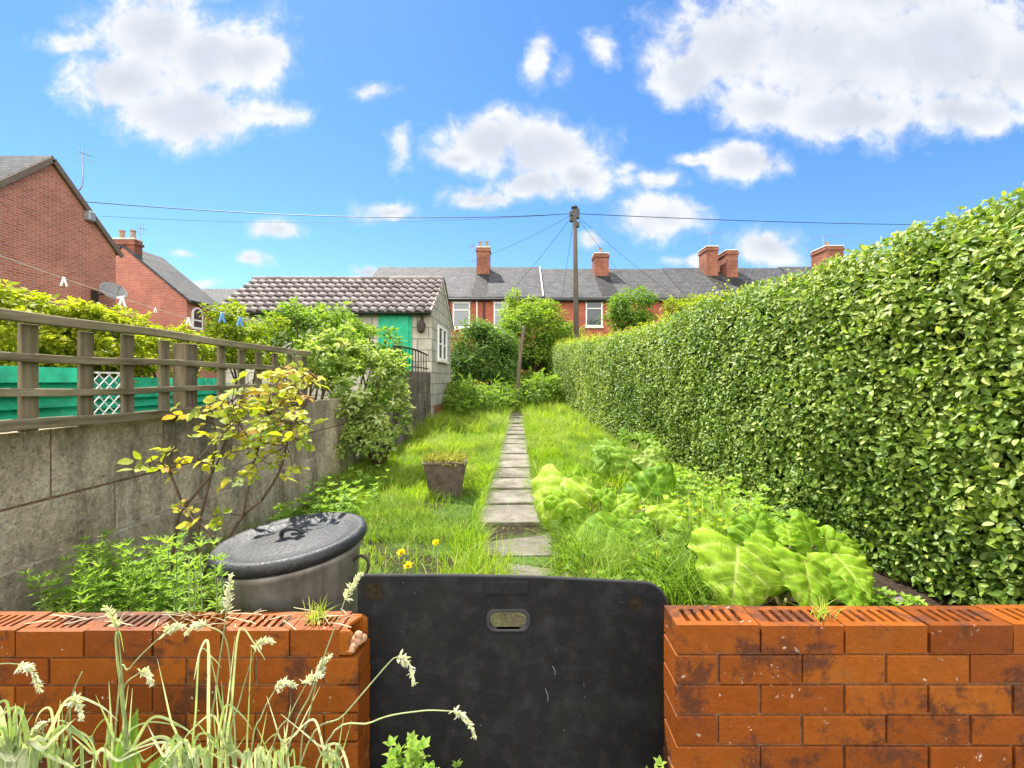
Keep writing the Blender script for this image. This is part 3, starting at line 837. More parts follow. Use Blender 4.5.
def lattice():
    root = empty('lattice_panel', (-2.82, 2.9, 0), 'small white diamond lattice panel leaning behind the wooden trellis', 'lattice')
    y0, y1, z0, z1, X = 2.93, 3.17, .8, 1.40, -2.85
    L = MB()
    def clip(y, z, dy, dz):
        ts = []
        for k in range(2):
            pass
        t0, t1 = 0, 5
        for p, d, lo, hi in ((y, dy, y0, y1), (z, dz, z0, z1)):
            a, b = (lo - p) / d, (hi - p) / d
            a, b = min(a, b), max(a, b); t0 = max(t0, a); t1 = min(t1, b)
        return (t0, t1) if t1 - t0 > .03 else None
    for s in np.arange(-1.2, 1.3, .074):
        for dz, xo in ((1, 0), (-1, .009)):
            ys, zs = y0 - 1, (z0 + z1)/2 + s - dz * 1.2
            c = clip(ys, zs, 1, dz)
            if c: L.bar((X + xo, ys + c[0], zs + dz*c[0]), (X + xo, ys + c[1], zs + dz*c[1]), .0055, .005, up=(1,0,0))
    L.build('lattice', M['white'], root)
    f = MB()
    for a, b in (((y0, z0), (y1, z0)), ((y0, z1), (y1, z1)), ((y1, z0), (y1, z1)), ((y0, z0), (y0, z1))):
        f.bar((X, *a), (X, *b), .012, .012, up=(1, 0, 0))
    f.build('frame', M['white'], root)
    s = MB(); s.box(X - .02, X + .01, y1 + .02, y1 + .035, 0, 1.42); s.build('stake', M['white'], root)
lattice()
# washing lines and pegs
def sag(a, b, s, n=24):
    a, b = np.array(a, float), np.array(b, float)
    return [a + (b - a) * t - np.array([0, 0, 4 * s * t * (1 - t)]) for t in np.linspace(0, 1, n + 1)]
LA, LB = at(-90, 222, 2.9), at(232, 330, 6.2)
wl = sag(LA, LB, .05, 40)
b = MB(); b.tube(wl, .0028, 5); tag(b.build('washing_line', M['line']), 'pale washing line with white pegs stretched above the trellis', 'washing line')
def peg(loc, mat, label, group, big=1.0):
    r = empty('clothes_peg', loc, label, 'clothes peg', group)
    for s in (-1, 1):
        m_ = MB(); a = np.array(loc) + np.array((0, 0, .012)); bq = np.array(loc) + np.array((s * .012, s * .012, -.062)) * big
        m_.bar(a, bq, .011 * big, .012 * big, up=(0, 1, 0)); m_.build('jaw', mat, r, bevel=.002)
    return r
def on_line(L, px):
    best = min(L, key=lambda p: abs(CX + F * p[0] / p[1] - px)); return best
for px, mt, lab, sc in ((64, 'peg_white', 'white clothes peg on the washing line in front of the big brick gable', 1.5), (124, 'peg_white', 'white clothes peg on the washing line just right of the satellite dish', 1.9),
                    (157, 'peg_white', 'white clothes peg on the line between dish and arched window', 1.0), (190, 'peg_white', 'white clothes peg on the line beside the arched white window', 2.0),
                    (222, 'peg_blue', 'blue clothes peg nearer the arched window, above the trellis', 2.2), (240, 'peg_blue', 'blue clothes peg nearest the tiled roof, above the trellis', 2.2)):
    p = on_line(wl, px) if px < 230 else at(240, 318, 5.4)
    if px == 222: p = at(222, 314, 5.2)
    peg(p, M[mt], lab, 'pegs on the washing line', sc * .75)
b = MB(); b.tube(sag(at(200, 306, 5.0), at(262, 322, 5.65), .01, 8), .0028, 5); tag(b.build('washing_line', M['line']), 'short length of washing line holding the two blue pegs', 'washing line')

# ------------------------------------------------------------------ pale outhouse with pantile roof
def outhouse():
    x0, x1, y0, y1 = -8.2, -2.40, 12.1, 15.5
    root = empty('outhouse', ((x0 + x1)/2, (y0 + y1)/2, .1), 'pale block outhouse with brown pantile roof and green door', 'outhouse')
    ze, za = 3.32, 4.46; ym = (y0 + y1)/2
    w = MB()
    pts = [(y0, -.2), (y1, -.2), (y1, ze), (ym, za - .05), (y0, ze)]
    V = [(x0, y, z) for y, z in pts] + [(x1, y, z) for y, z in pts]
    w.add(V, [(4,3,2,1,0), (5,6,7,8,9)] + [(i, (i+1) % 5, 5 + (i+1) % 5, 5 + i) for i in range(5)])
    w.build('wall', M['shedwall'], root)
    bb = MB(); bb.box(x1 + .001, x1 + .02, y0 + .3, y1, -.2, .62); bb.build('brick_base', M['chimbrick'], root)
    # pantiles, both slopes
    sl = math.hypot(ym - y0 + .28, (za - ze)); ang = math.atan2(za - ze, ym - y0)
    for side in (1, -1):
        nu, per = 8, .25
        L = x1 - x0 + .16; nx = int(L / per) * nu; rowh = .34; nr = 7
        T = []; 
        VV = []; tt = []; QQ = []; nb = 0
        ue = np.linspace(0, L, nx + 1); m = nx + 1
        length = (ym - y0 + .26) / math.cos(ang); rowh = length / nr
        wave = .027 * np.sin(ue / per * 2 * math.pi) + .014 * np.sin(ue / per * 4 * math.pi + .6)
        for r in range(nr):
            tl = rng.random(int(nx / nu) + 2); tr = tl[(np.arange(nx + 1) // nu)]
            # each course of tiles rides over the one below and leaves a dark gap under its lip
            for s_, lift in ((r * rowh - .05, .052), (r * rowh - .05, .074), ((r + .5) * rowh, .046), ((r + 1) * rowh + .03, .010)):
                h = wave + lift
                yy = -.26 + s_ * math.cos(ang) - h * math.sin(ang); zz = s_ * math.sin(ang) + h * math.cos(ang)
                VV.append(np.stack([x0 - .08 + ue, (y0 + yy) if side > 0 else (y1 - yy), ze - .26 * math.tan(ang) + .03 + zz], -1)); tt.append(tr)
            for k in range(3):
                i = np.arange(nx) + nb + k * m; q = np.stack([i, i + 1, i + 1 + m, i + m], -1); QQ.append(q if side > 0 else q[:, ::-1])
            nb += 4 * m
        V = np.concatenate(VV); tt = np.concatenate(tt); Q = np.concatenate(QQ)
        np_mesh('roof', V, Q.ravel(), np.arange(len(Q)) * 4, M['tile'], root, tint=tt, smooth=False)
    rd = MB(); n = 14; 
    for i in range(14):
        a = x0 - .12 + i * (x1 - x0 + .16)/14; e_ = a + (x1 - x0 + .16)/14 + .01
        rd.tube([(a, ym, za + .035), (e_, ym, za + .045)], .10, 10, rng.random())
    rd.build('ridge_tiles', M['tile'], root, smooth=False)
    # bargeboards, fascia, soffit
    bg = MB()
    for s in (1, -1):
        ya = y0 - .22 if s > 0 else y1 + .22
        bg.bar((x1 + .022, ya, ze - .12), (x1 + .022, ym, za - .02), .03, .12, up=(0, 0, 1))
    bg.build('bargeboard', M['cream'], root)
    fb = MB(); fb.box(x0 - .1, x1 + .0, y0 - .20, y0 - .17, ze - .20, ze - .04); fb.box(x0 - .1, x1 + .0, y0 - .168, y0 - .002, ze - .14, ze - .11); fb.build('fascia', M['lead'], root)
    g = MB(); g.tube([(x0 - .1, y0 - .26, ze - .14), (x1 + .03, y0 - .26, ze - .14)], .055, 8); g.build('gutter', M['lead'], root)
    # green door, window
    d = MB(); d.box(-3.78, -3.02, y0 - .045, y0 - .002, .1, 3.14)
    for z in (.9, 1.7, 2.5): d.box(-3.74, -3.06, y0 - .052, y0 - .0455, z, z + .012)
    dr = d.build('door', M['green'], root, bevel=.003)
    h = MB(); h.box(-3.12, -3.09, y0 - .09, y0 - .054, 1.1, 1.24); h.build('door_handle', M['black_iron'], dr)
    f = MB()
    for a, e_ in ((-3.86, -3.785), (-3.015, -2.94)): f.box(a, e_, y0 - .03, y0 - .001, .1, 3.22)
    f.build('door_frame', M['green'], root)
    wy0, wy1, wz0, wz1 = 12.95, 14.45, 1.95, 2.98
    wf = MB()
    X = x1 + .002
    for a, b_, c_, d_ in ((wy0, wy1, wz0, wz0 + .07), (wy0, wy1, wz1 - .07, wz1), (wy0, wy0 + .08, wz0 + .071, wz1 - .071), (wy1 - .08, wy1, wz0 + .071, wz1 - .071), ((wy0 + wy1)/2 - .05, (wy0 + wy1)/2 + .05, wz0 + .071, wz1 - .071)):
        wf.box(X, X + .045, a, b_, c_, d_)
    wf.box(X, X + .03, wy0 + .082, (wy0+wy1)/2 - .052, 2.42, 2.46); wf.box(X, X + .03, (wy0+wy1)/2 + .052, wy1 - .082, 2.42, 2.46)
    wfo = wf.build('window', M['white'], root)
    p = MB(); p.box(X, X + .012, wy0 + .08, wy1 - .08, wz0 + .07, wz1 - .07); p.build('pane', M['glass'], wfo)
    s = MB(); s.box(X, X + .10, wy0 - .06, wy1 + .06, wz0 - .07, wz0 - .003); s.build('sill', M['cream'], wfo)
    # bracketed ornament under the eave
    o = empty('wall_lantern', (-2.66, y0 - .16, 2.75), 'dark old lantern hung on the outhouse wall beside the green door', 'lantern')
    a = MB(); a.lathe((-2.66, y0 - .15, 2.62), [(.03, 0), (.10, .05), (.12, .25), (.07, .33), (.03, .36), (.02, .40)], 8, close=True); a.build('lamp_body', M['black_iron'], o)
    a = MB(); a.tube(curve([(-2.66, y0 - .15, 3.02), (-2.66, y0 - .17, 3.10), (-2.66, y0 - .08, 3.12), (-2.66, y0, 3.05)], 5), .018, 6); a.tube([(-2.66, y0 - .01, 2.7), (-2.66, y0 - .01, 3.1)], .03, 6); a.build('bracket', M['black_iron'], o)
def shedwall_mat():
    m, t = material('pale_block_wall')
    co = wpos(t); sp = t.n('ShaderNodeSeparateXYZ'); t.l(co, sp.inputs[0])
    cb = t.n('ShaderNodeCombineXYZ'); t.l(t.math('ADD', sp.outputs[0], sp.outputs[1]), cb.inputs[0]); t.l(sp.outputs[2], cb.inputs[1])
    b = t.n('ShaderNodeTexBrick'); b.offset = .5
    for k, v in (('Scale', 1), ('Brick Width', .62), ('Row Height', .31), ('Mortar Size', .014), ('Mortar Smooth', .2), ('Bias', 0)): b.inputs[k].default_value = v
    b.inputs['Color1'].default_value = (.46,.42,.34,1); b.inputs['Color2'].default_value = (.37,.345,.285,1); b.inputs['Mortar'].default_value = (.19,.175,.15,1)
    t.l(cb.outputs[0], b.inputs['Vector'])
    n1 = t.noise(co, 2.4, 6, .65); n2 = t.noise(co, 28, 5, .7)
    c = t.mix(.7, b.outputs[0], t.mix(1, b.outputs[0], t.ramp(n1, [(.3, .6), (.7, 1.25)]), 'MULTIPLY'))
    c = t.mix(.5, c, t.mix(1, c, t.ramp(n2, [(.3, .6), (.7, 1.3)]), 'MULTIPLY'))
    t.l(principled(t, c, .9, .15, t.bump(t.math('SUBTRACT', n2, b.outputs[1]), .5, .015)), t.out); return m
M['shedwall'] = shedwall_mat()
outhouse()

def railing():
    root = empty('iron_railing', (XW - .05, 10, 1.56), 'brown iron railing on the taller wall in front of the outhouse door', 'railing')
    b = MB(); X = XW - .06
    for y in np.arange(8.75, 12.0, .30):
        b = MB(); b.tube([(X, y, 1.56), (X, y, 2.02 + .05 * math.sin((y - 8.75) * .97))], .013, 6); b.build('bar', M['black_iron'], root)
    r = MB(); pts = [(X, y, 2.02 + .05 * math.sin((y - 8.75) * .97)) for y in np.arange(8.7, 12.05, .2)]
    r.tube(pts, .024, 6); r.tube([(X, 8.7, 1.66), (X, 12.02, 1.66)], .016, 6); r.build('rail', M['black_iron'], root)
railing()

# ------------------------------------------------------------------ houses
def prism_wall(mb, x0, x1, y0, y1, zb, ze, za, ridge='x'):
    if ridge == 'x':
        ym = (y0 + y1)/2; pts = [(y0, zb), (y1, zb), (y1, ze), (ym, za), (y0, ze)]
        V = [(x0, y, z) for y, z in pts] + [(x1, y, z) for y, z in pts]
    else:
        xm = (x0 + x1)/2; pts = [(x0, zb), (x1, zb), (x1, ze), (xm, za), (x0, ze)]
        V = [(x, y1, z) for x, z in pts] + [(x, y0, z) for x, z in pts]
    mb.add(V, [(4,3,2,1,0), (5,6,7,8,9)] + [(i, (i+1) % 5, 5 + (i+1) % 5, 5 + i) for i in range(5)])
def roof_slab(mb, x0, x1, y0, y1, ze, za, ridge='x', ov=.25, vo=.12, th=.12):
    """two thick slopes meeting at the ridge"""
    if ridge == 'x':
        ym = (y0 + y1)/2; k = (za - ze) / (ym - y0)
        sec = [(y0 - ov, ze - ov*k), (ym, za), (y1 + ov, ze - ov*k), (y1 + ov, ze - ov*k + th), (ym, za + th), (y0 - ov, ze - ov*k + th)]
        V = [(x0 - vo, y, z + .01) for y, z in sec] + [(x1 + vo, y, z + .01) for y, z in sec]
    else:
        xm = (x0 + x1)/2; k = (za - ze) / (xm - x0)
        sec = [(x0 - ov, ze - ov*k), (xm, za), (x1 + ov, ze - ov*k), (x1 + ov, ze - ov*k + th), (xm, za + th), (x0 - ov, ze - ov*k + th)]
        V = [(x, y1 + vo, z + .01) for x, z in sec] + [(x, y0 - vo, z + .01) for x, z in sec]
    Fc = [(0,1,4,5), (1,2,3,4), (11,10,7,6), (10,9,8,7)] + [(i, 6 + i, 6 + (i+1) % 6, (i+1) % 6) for i in range(6)]
    mb.add(V, Fc)
def window_front(root, xc, y, z0, z1, w, glass='glass', lintel=True, dark=False):
    fm = 'white'
    f = MB(); t = .07
    f.box(xc - w/2, xc + w/2, y - .05, y - .003, z0, z0 + t); f.box(xc - w/2, xc + w/2, y - .05, y - .003, z1 - t, z1)
    f.box(xc - w/2, xc - w/2 + t, y - .05, y - .003, z0 + t + .002, z1 - t - .002); f.box(xc + w/2 - t, xc + w/2, y - .05, y - .003, z0 + t + .002, z1 - t - .002)
    zm = z0 + (z1 - z0) * .68
    f.box(xc - w/2 + t + .002, xc + w/2 - t - .002, y - .046, y - .003, zm, zm + .05)
    fo = f.build('window', M[fm], root)
    p = MB(); p.box(xc - w/2 + t, xc + w/2 - t, y - .02, y - .004, z0 + t, z1 - t); p.build('pane', M[glass], fo)
    s = MB(); s.box(xc - w/2 - .06, xc + w/2 + .06, y - .10, y - .002, z0 - .11, z0 - .004); s.build('sill', M['cream'], fo)
    if lintel:
        q = MB(); q.box(xc - w/2 - .08, xc + w/2 + .08, y - .03, y - .002, z1 + .004, z1 + .20); q.build('lintel', M['cream'], fo)
def chimney(root, x0, x1, y0, y1, z0, z1, pots=2, cap=True):
    c = MB(); c.box(x0, x1, y0, y1, z0, z1)
    c.box(x0 - .05, x1 + .05, y0 - .05, y1 + .05, z1 - .24, z1 - .12); 
    ch = c.build('chimney', M['chimbrick'], root)
    cp = MB(); cp.box(x0 - .03, x1 + .03, y0 - .03, y1 + .03, z1 + .002, z1 + .06); cp.build('chimney_cap', M['cream'], ch)
    for k in range(pots):
        xx = x0 + (x1 - x0) * (k + .5) / pots
        p = MB(); p.lathe((xx, (y0 + y1)/2, z1 + .06), [(.12, 0), (.13, .05), (.10, .10), (.095, .34), (.12, .36), (.12, .42), (.08, .42), (.075, .2)], 12); p.build('chimney_pot', M['clay'], ch, smooth=False)

# gable house on the left
def gable_house():
    x1, x0, ym, hw = -13.86, -24, 13.0, 2.12
    za, ze = 7.85, 5.75
    root = empty('brick_house', (-17, 13, 0), 'large red brick gable end with a grey slate roof nearest on the left', 'house')
    w = MB(); prism_wall(w, x0, x1, ym - hw, ym + hw, -.3, ze, za); w.build('wall', M['redbrick'], root)
    r = MB(); roof_slab(r, x0, x1, ym - hw, ym + hw, ze, za, ov=.10, vo=.08, th=.12); r.build('roof', M['slate2'], root)
    v = MB()
    for s in (1, -1):
        v.bar((x1 + .10, ym + s * (hw + .15), ze - .13), (x1 + .10, ym, za + .02), .05, .14)
    v.build('bargeboard', M['bargewood'], root)
    b = MB(); b.box(x1 + .002, x1 + .2, 14.0, 14.22, 6.45, 6.75); b.build('wall_box', M['grey_metal'], root, bevel=.02)
M['bargewood'] = flat_mat('barge_brown', (.16,.12,.095), .8, .2, .2)
gable_house()
def back_house():
    x0, x1, y0, y1 = -20.9, -15.1, 20.0, 22.2
    root = empty('brick_house', (-18, 21, 0), 'smaller red brick house with arched white window and chimney behind the big gable', 'house')
    w = MB(); prism_wall(w, x0, x1, y0, y1, -.3, 4.99, 7.4, 'y'); w.build('wall', M['redbrick'], root)
    r = MB(); roof_slab(r, x0, x1, y0, y1, 4.99, 7.4, 'y', ov=.2, vo=.06, th=.12); r.build('roof', M['slate2'], root)
    g = MB(); g.tube([(x1 + .25, y0 - .06, 4.93), (x1 + .25, y1 + .06, 4.93)], .06, 6); g.build('gutter', M['lead'], root)
    chimney(root, -18.5, -17.5, y0 + .02, y0 + .45, 6.2, 7.75, 2)
    # arched window on the side wall
    f = MB(); X = x1 + .003; yc, w_, zb, zs = 20.62, .34, 3.72, 4.42
    def arch(mb, w, z0, zs, xa, xb):
        pts = [(yc - w, z0), (yc + w, z0)] + [(yc + w * math.cos(t), zs + w * math.sin(t)) for t in np.linspace(0, math.pi, 9)]
        n = len(pts); V = [(xa, y, z) for y, z in pts] + [(xb, y, z) for y, z in pts]
        mb.add(V, [tuple(range(n))[::-1], tuple(range(n, 2*n))] + [(i, (i+1) % n, n + (i+1) % n, n + i) for i in range(n)])
    arch(f, w_, zb, zs, X, X + .05); fo = f.build('window', M['white'], root)
    p = MB(); arch(p, w_ - .09, zb + .1, zs, X + .03, X + .056); p.build('pane', M['glass'], fo)
    bars = MB(); bars.box(X + .057, X + .075, yc - .26, yc + .26, 4.1, 4.16); bars.build('glazing_bar', M['white'], fo)
back_house()
def terrace():
    yf, yr = 25.0, 33.0
    G = 'brick terraced houses along the far end of the garden'
    def house(x0, x1, ze, za, label, slate, wins, chs, pipes=()):
        root = empty('terraced_house', ((x0 + x1)/2, 29, .4), label, 'house', G)
        w = MB(); prism_wall(w, x0 + .005, x1 - .005, yf, yr, -.2, ze, za); w.build('wall', M['redbrick_far'], root)
        r = MB(); roof_slab(r, x0, x1, yf, yr, ze, za, ov=.22, vo=-.004, th=.10); r.build('roof', M[slate], root)
        g = MB(); g.tube([(x0 + .01, yf - .26, ze - .17), (x1 - .01, yf - .26, ze - .17)], .065, 6); g.box(x0 + .01, x1 - .01, yf - .16, yf - .004, ze - .26, ze - .12); g.build('gutter', M['lead'], root)
        for xc, wd, zt, gl in wins:
            window_front(root, xc, yf, zt - 1.45, zt, wd, gl)
            window_front(root, xc, yf, 1.1, 2.6, wd, 'glass')
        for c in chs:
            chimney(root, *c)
            # the stack's cast shadow, painted as a dark strip down the slates
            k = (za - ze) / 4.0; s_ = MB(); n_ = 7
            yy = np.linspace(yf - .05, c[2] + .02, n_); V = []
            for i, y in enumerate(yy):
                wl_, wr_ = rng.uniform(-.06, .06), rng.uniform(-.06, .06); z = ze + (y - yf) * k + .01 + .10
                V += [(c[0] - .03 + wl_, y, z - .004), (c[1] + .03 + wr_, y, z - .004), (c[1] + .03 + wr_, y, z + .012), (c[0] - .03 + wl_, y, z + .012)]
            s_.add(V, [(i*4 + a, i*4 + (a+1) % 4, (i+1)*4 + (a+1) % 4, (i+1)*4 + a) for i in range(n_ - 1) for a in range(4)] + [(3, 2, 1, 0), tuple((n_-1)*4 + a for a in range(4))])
            s_.build('painted_chimney_shadow', M['slate_dark'], root)
        for xp, mt in pipes:
            p = MB(); p.tube([(xp, yf - .06, .1), (xp, yf - .06, ze - .2)], .05, 6); p.build('drainpipe', M[mt], root)
        return root
    X = lambda px, y: (px - CX) * y / F
    c1 = X(483.5, 28.2); c2 = X(600.5, 28.2)
    house(-9.2, 1.36, 6.07, 8.68, 'far terraced house with two white sash windows just right of the outhouse', 'slate',
          [(X(461.5, 25), .98, 5.76, 'blind'), (X(501, 25), .82, 5.76, 'blind')], [(c1 - .42, c1 + .42, 27.9, 28.6, 7.3, 9.75, 2)], [(X(477, 25), 'cream'), (X(484, 25), 'lead')])
    house(1.37, 9.4, 6.03, 8.56, 'far terraced house behind the utility pole with one dark window', 'slate2',
          [(X(594, 25), .95, 5.85, 'glass')], [(c2 - .45, c2 + .45, 27.8, 28.7, 7.3, 9.35, 1)])
    c3, c4, c5 = X(709, 28.2), X(727, 28.2), X(828, 28.2)
    house(9.41, 17.1, 6.05, 8.62, 'far terraced house with a pair of brick chimneys showing above the hedge', 'slate',
          [(X(690, 25), .95, 5.8, 'glass')], [(c3 - .36, c3 + .36, 27.7, 28.9, 7.3, 9.75, 0), (c4 - .36, c4 + .36, 27.5, 28.7, 7.3, 9.45, 0)])
    house(17.11, 27, 6.1, 8.7, 'rightmost far terraced house with one broad stepped chimney above the hedge', 'slate2',
          [(X(830, 25), .95, 5.8, 'glass')], [(c5 - .55, c5 + .55, 27.6, 29.0, 7.3, 9.75, 1)])
    # verge between the first two roofs
    root = empty('terraced_house', (-19, 34, .4), 'low grey slate roofed terrace glimpsed between brick house and outhouse', 'house', G)
    w = MB(); prism_wall(w, -31, -10.2, 31, 37, -.2, 6.7, 8.3); w.build('wall', M['redbrick_far'], root)
    r = MB(); roof_slab(r, -31, -10.2, 31, 37, 6.7, 8.3, th=.1); r.build('roof', M['slate2'], root)
    v = MB(); v.bar((1.365, 24.8, 6.09), (1.365, 28.98, 8.79), .07, .07); tag(v.build('roof_verge', M['cream']), 'pale mortar strip dividing the first two slate roofs', 'roof verge')
terrace()

# aerials, dish
def aerial(pole, elems, label, tilt=0):
    root = empty('tv_aerial', pole[0], label, 'aerial')
    p = MB(); p.tube(curve(pole, 5), .018, 6); p.build('mast', M['grey_metal'], root)
    top = np.array(pole[-1]); e_ = MB()
    d, n, ln, vert = elems
    d = unit(np.array(d, float)); e_.tube([top - d * ln * .3 - [0, 0, .1], top + d * ln * .7 - [0, 0, .1]], .012, 5)
    perp = np.array([0, 0, 1.0]) if vert else unit(np.cross(d, [0, 0, 1.0]))
    for k in range(n):
        c = top - [0, 0, .1] + d * ln * (-.28 + .96 * k / (n - 1)); h = .28 - .012 * k
        e_.tube([c - perp * h, c + perp * h], .008, 4)
    e_.build('elements', M['grey_metal'], root)
aerial([at(77, 192, 13.7) + [.0, 0, 0], at(81, 188, 13.7), at(83, 180, 13.7), at(83, 150, 13.7)], ((.5, 1, 0), 4, .30, True), 'tall bent television aerial on the big gable roof edge')
aerial([at(140, 246, 20.3), at(140, 226, 20.3)], ((.5, 1, 0), 4, .35, True), 'television aerial on the chimney behind the big gable')
aerial([at(709, 247, 28.4), at(709, 232, 28.4)], ((1, -.15, .1), 8, 1.2, False), 'television aerial on the left chimney of the pair above the hedge')
aerial([at(823, 246, 28.4), at(823, 235, 28.4)], ((1, -.1, .04), 9, 2.0, False), 'long television aerial on the broad right hand chimney')
aerial([at(472, 262, 28.3), at(472, 245, 28.3)], ((.6, -1, 0), 5, .6, False), 'small television aerial beside the chimney near the outhouse')
def dish():
    c = at(104, 291, 13.6); c[0] = -13.86 + .55; c = np.array((-13.25, 14.35, 1.35 + 88 * 14.35 / 440))
    root = empty('satellite_dish', c, 'grey satellite dish on the big brick gable wall', 'satellite dish')
    n = Vector((.55, -.25, .42)).normalized(); Q = n.to_track_quat('Z', 'Y').to_matrix().to_4x4()
    prof = [(0, 0), (.15, .012), (.28, .045), (.36, .075), (.365, .07), (.28, .032), (.15, 0), (0, -.012)]
    d = MB(); d.lathe(c, prof, 28, M=Q); d.build('reflector', M['dish'], root, smooth=True)
    a = MB(); nn = np.array(n); up = np.array(Q @ Vector((0, -1, 0)))
    a.tube([c + up * .30, c + nn * .42 + up * .12], .015, 5); a.box(*(np.array([c + nn * .42 + up * .12 - .035, c + nn * .42 + up * .12 + .035]).T.ravel()))
    a.build('arm', M['grey_metal'], root)
    b = MB(); b.tube([c - nn * .02, (-13.85, c[1], c[2] - .12)], .025, 6); b.box(-13.858, -13.83, c[1] - .12, c[1] + .12, c[2] - .3, c[2] + .05); b.build('bracket', M['black_iron'], root)
dish()

# utility pole, wires
M['pole_box'] = flat_mat('pole_box', (.06,.06,.06), .6, .3, .2)
def pole():
    Yp = 20.0; b, t = at(577.5, 400, Yp), at(574.5, 208, Yp); b[2] = .3
    root = empty('utility_pole', b, 'tall dark wooden utility pole standing in front of the far terrace', 'pole')
    p = MB(); p.tube([b, b * .5 + t * .5, t], [.125, .115, .10], 12); p.build('shaft', M['polewood'], root, smooth=True)
    c = MB(); c.lathe(t + [0, 0, 0], [(.15, -.02), (.15, .05), (.02, .12)], 10, close=True); c.build('pole_cap', M['lead'], root)
    k = MB()
    for s, z in ((1, -.35), (-1, -.5), (1, -.75), (1, -.15), (-1, -.25)): k.box(t[0] + s * .13 - .09, t[0] + s * .13 + .09, Yp - .1, Yp + .1, t[2] + z - .13, t[2] + z + .10)
    k.build('junction_box', M['pole_box'], root, bevel=.02)
    top = t + [0, 0, -.25]
    G = 'thin overhead wires from the utility pole'
    def wire(bp, s, lab, r=.013):
        m_ = MB(); m_.tube(sag(top, bp, s, 24), r, 4); tag(m_.build('overhead_wire', M['wire']), lab, 'wire', G)
    wire(at(66, 200, 13.9), .35, 'upper overhead wire from the pole to the big gable roof', .016)
    wire(at(100, 216, 20.2), .35, 'lower overhead wire from the pole towards the chimney behind the gable', .010)
    wire(at(1005, 225, 27), .15, 'overhead wire running right from the pole above the hedge', .018)
    wire(at(506, 297, 24.9), .1, 'drop wire from the pole to the eaves above the second sash window', .009)
    wire(at(470, 262, 28), .15, 'drop wire from the pole passing the chimney near the outhouse', .009)
    wire(at(562, 297, 24.9), .02, 'short steep drop wire down to the eaves left of the pole', .008)
    wire(at(640, 297, 24.9), .1, 'drop wire from the pole to the eaves right of the dark window', .009)
    wire(at(676, 297, 24.9), .12, 'drop wire from the pole to the eaves left of the chimney pair', .009)
pole()
b = MB(); b.tube(curve([at(517, 402, 15.2) - [0, 0, .3], at(519, 372, 15.2), at(521, 350, 15.2), at(524, 326, 15.2)], 6), list(np.linspace(.07, .055, 19)), 8)
tag(b.build('garden_post', M['post'], smooth=True), 'leaning old wooden clothes post at the end of the path', 'post')
# ------------------------------------------------------------------ vegetation
def rdir(n):
    return unit(rng.normal(size=(n, 3)))

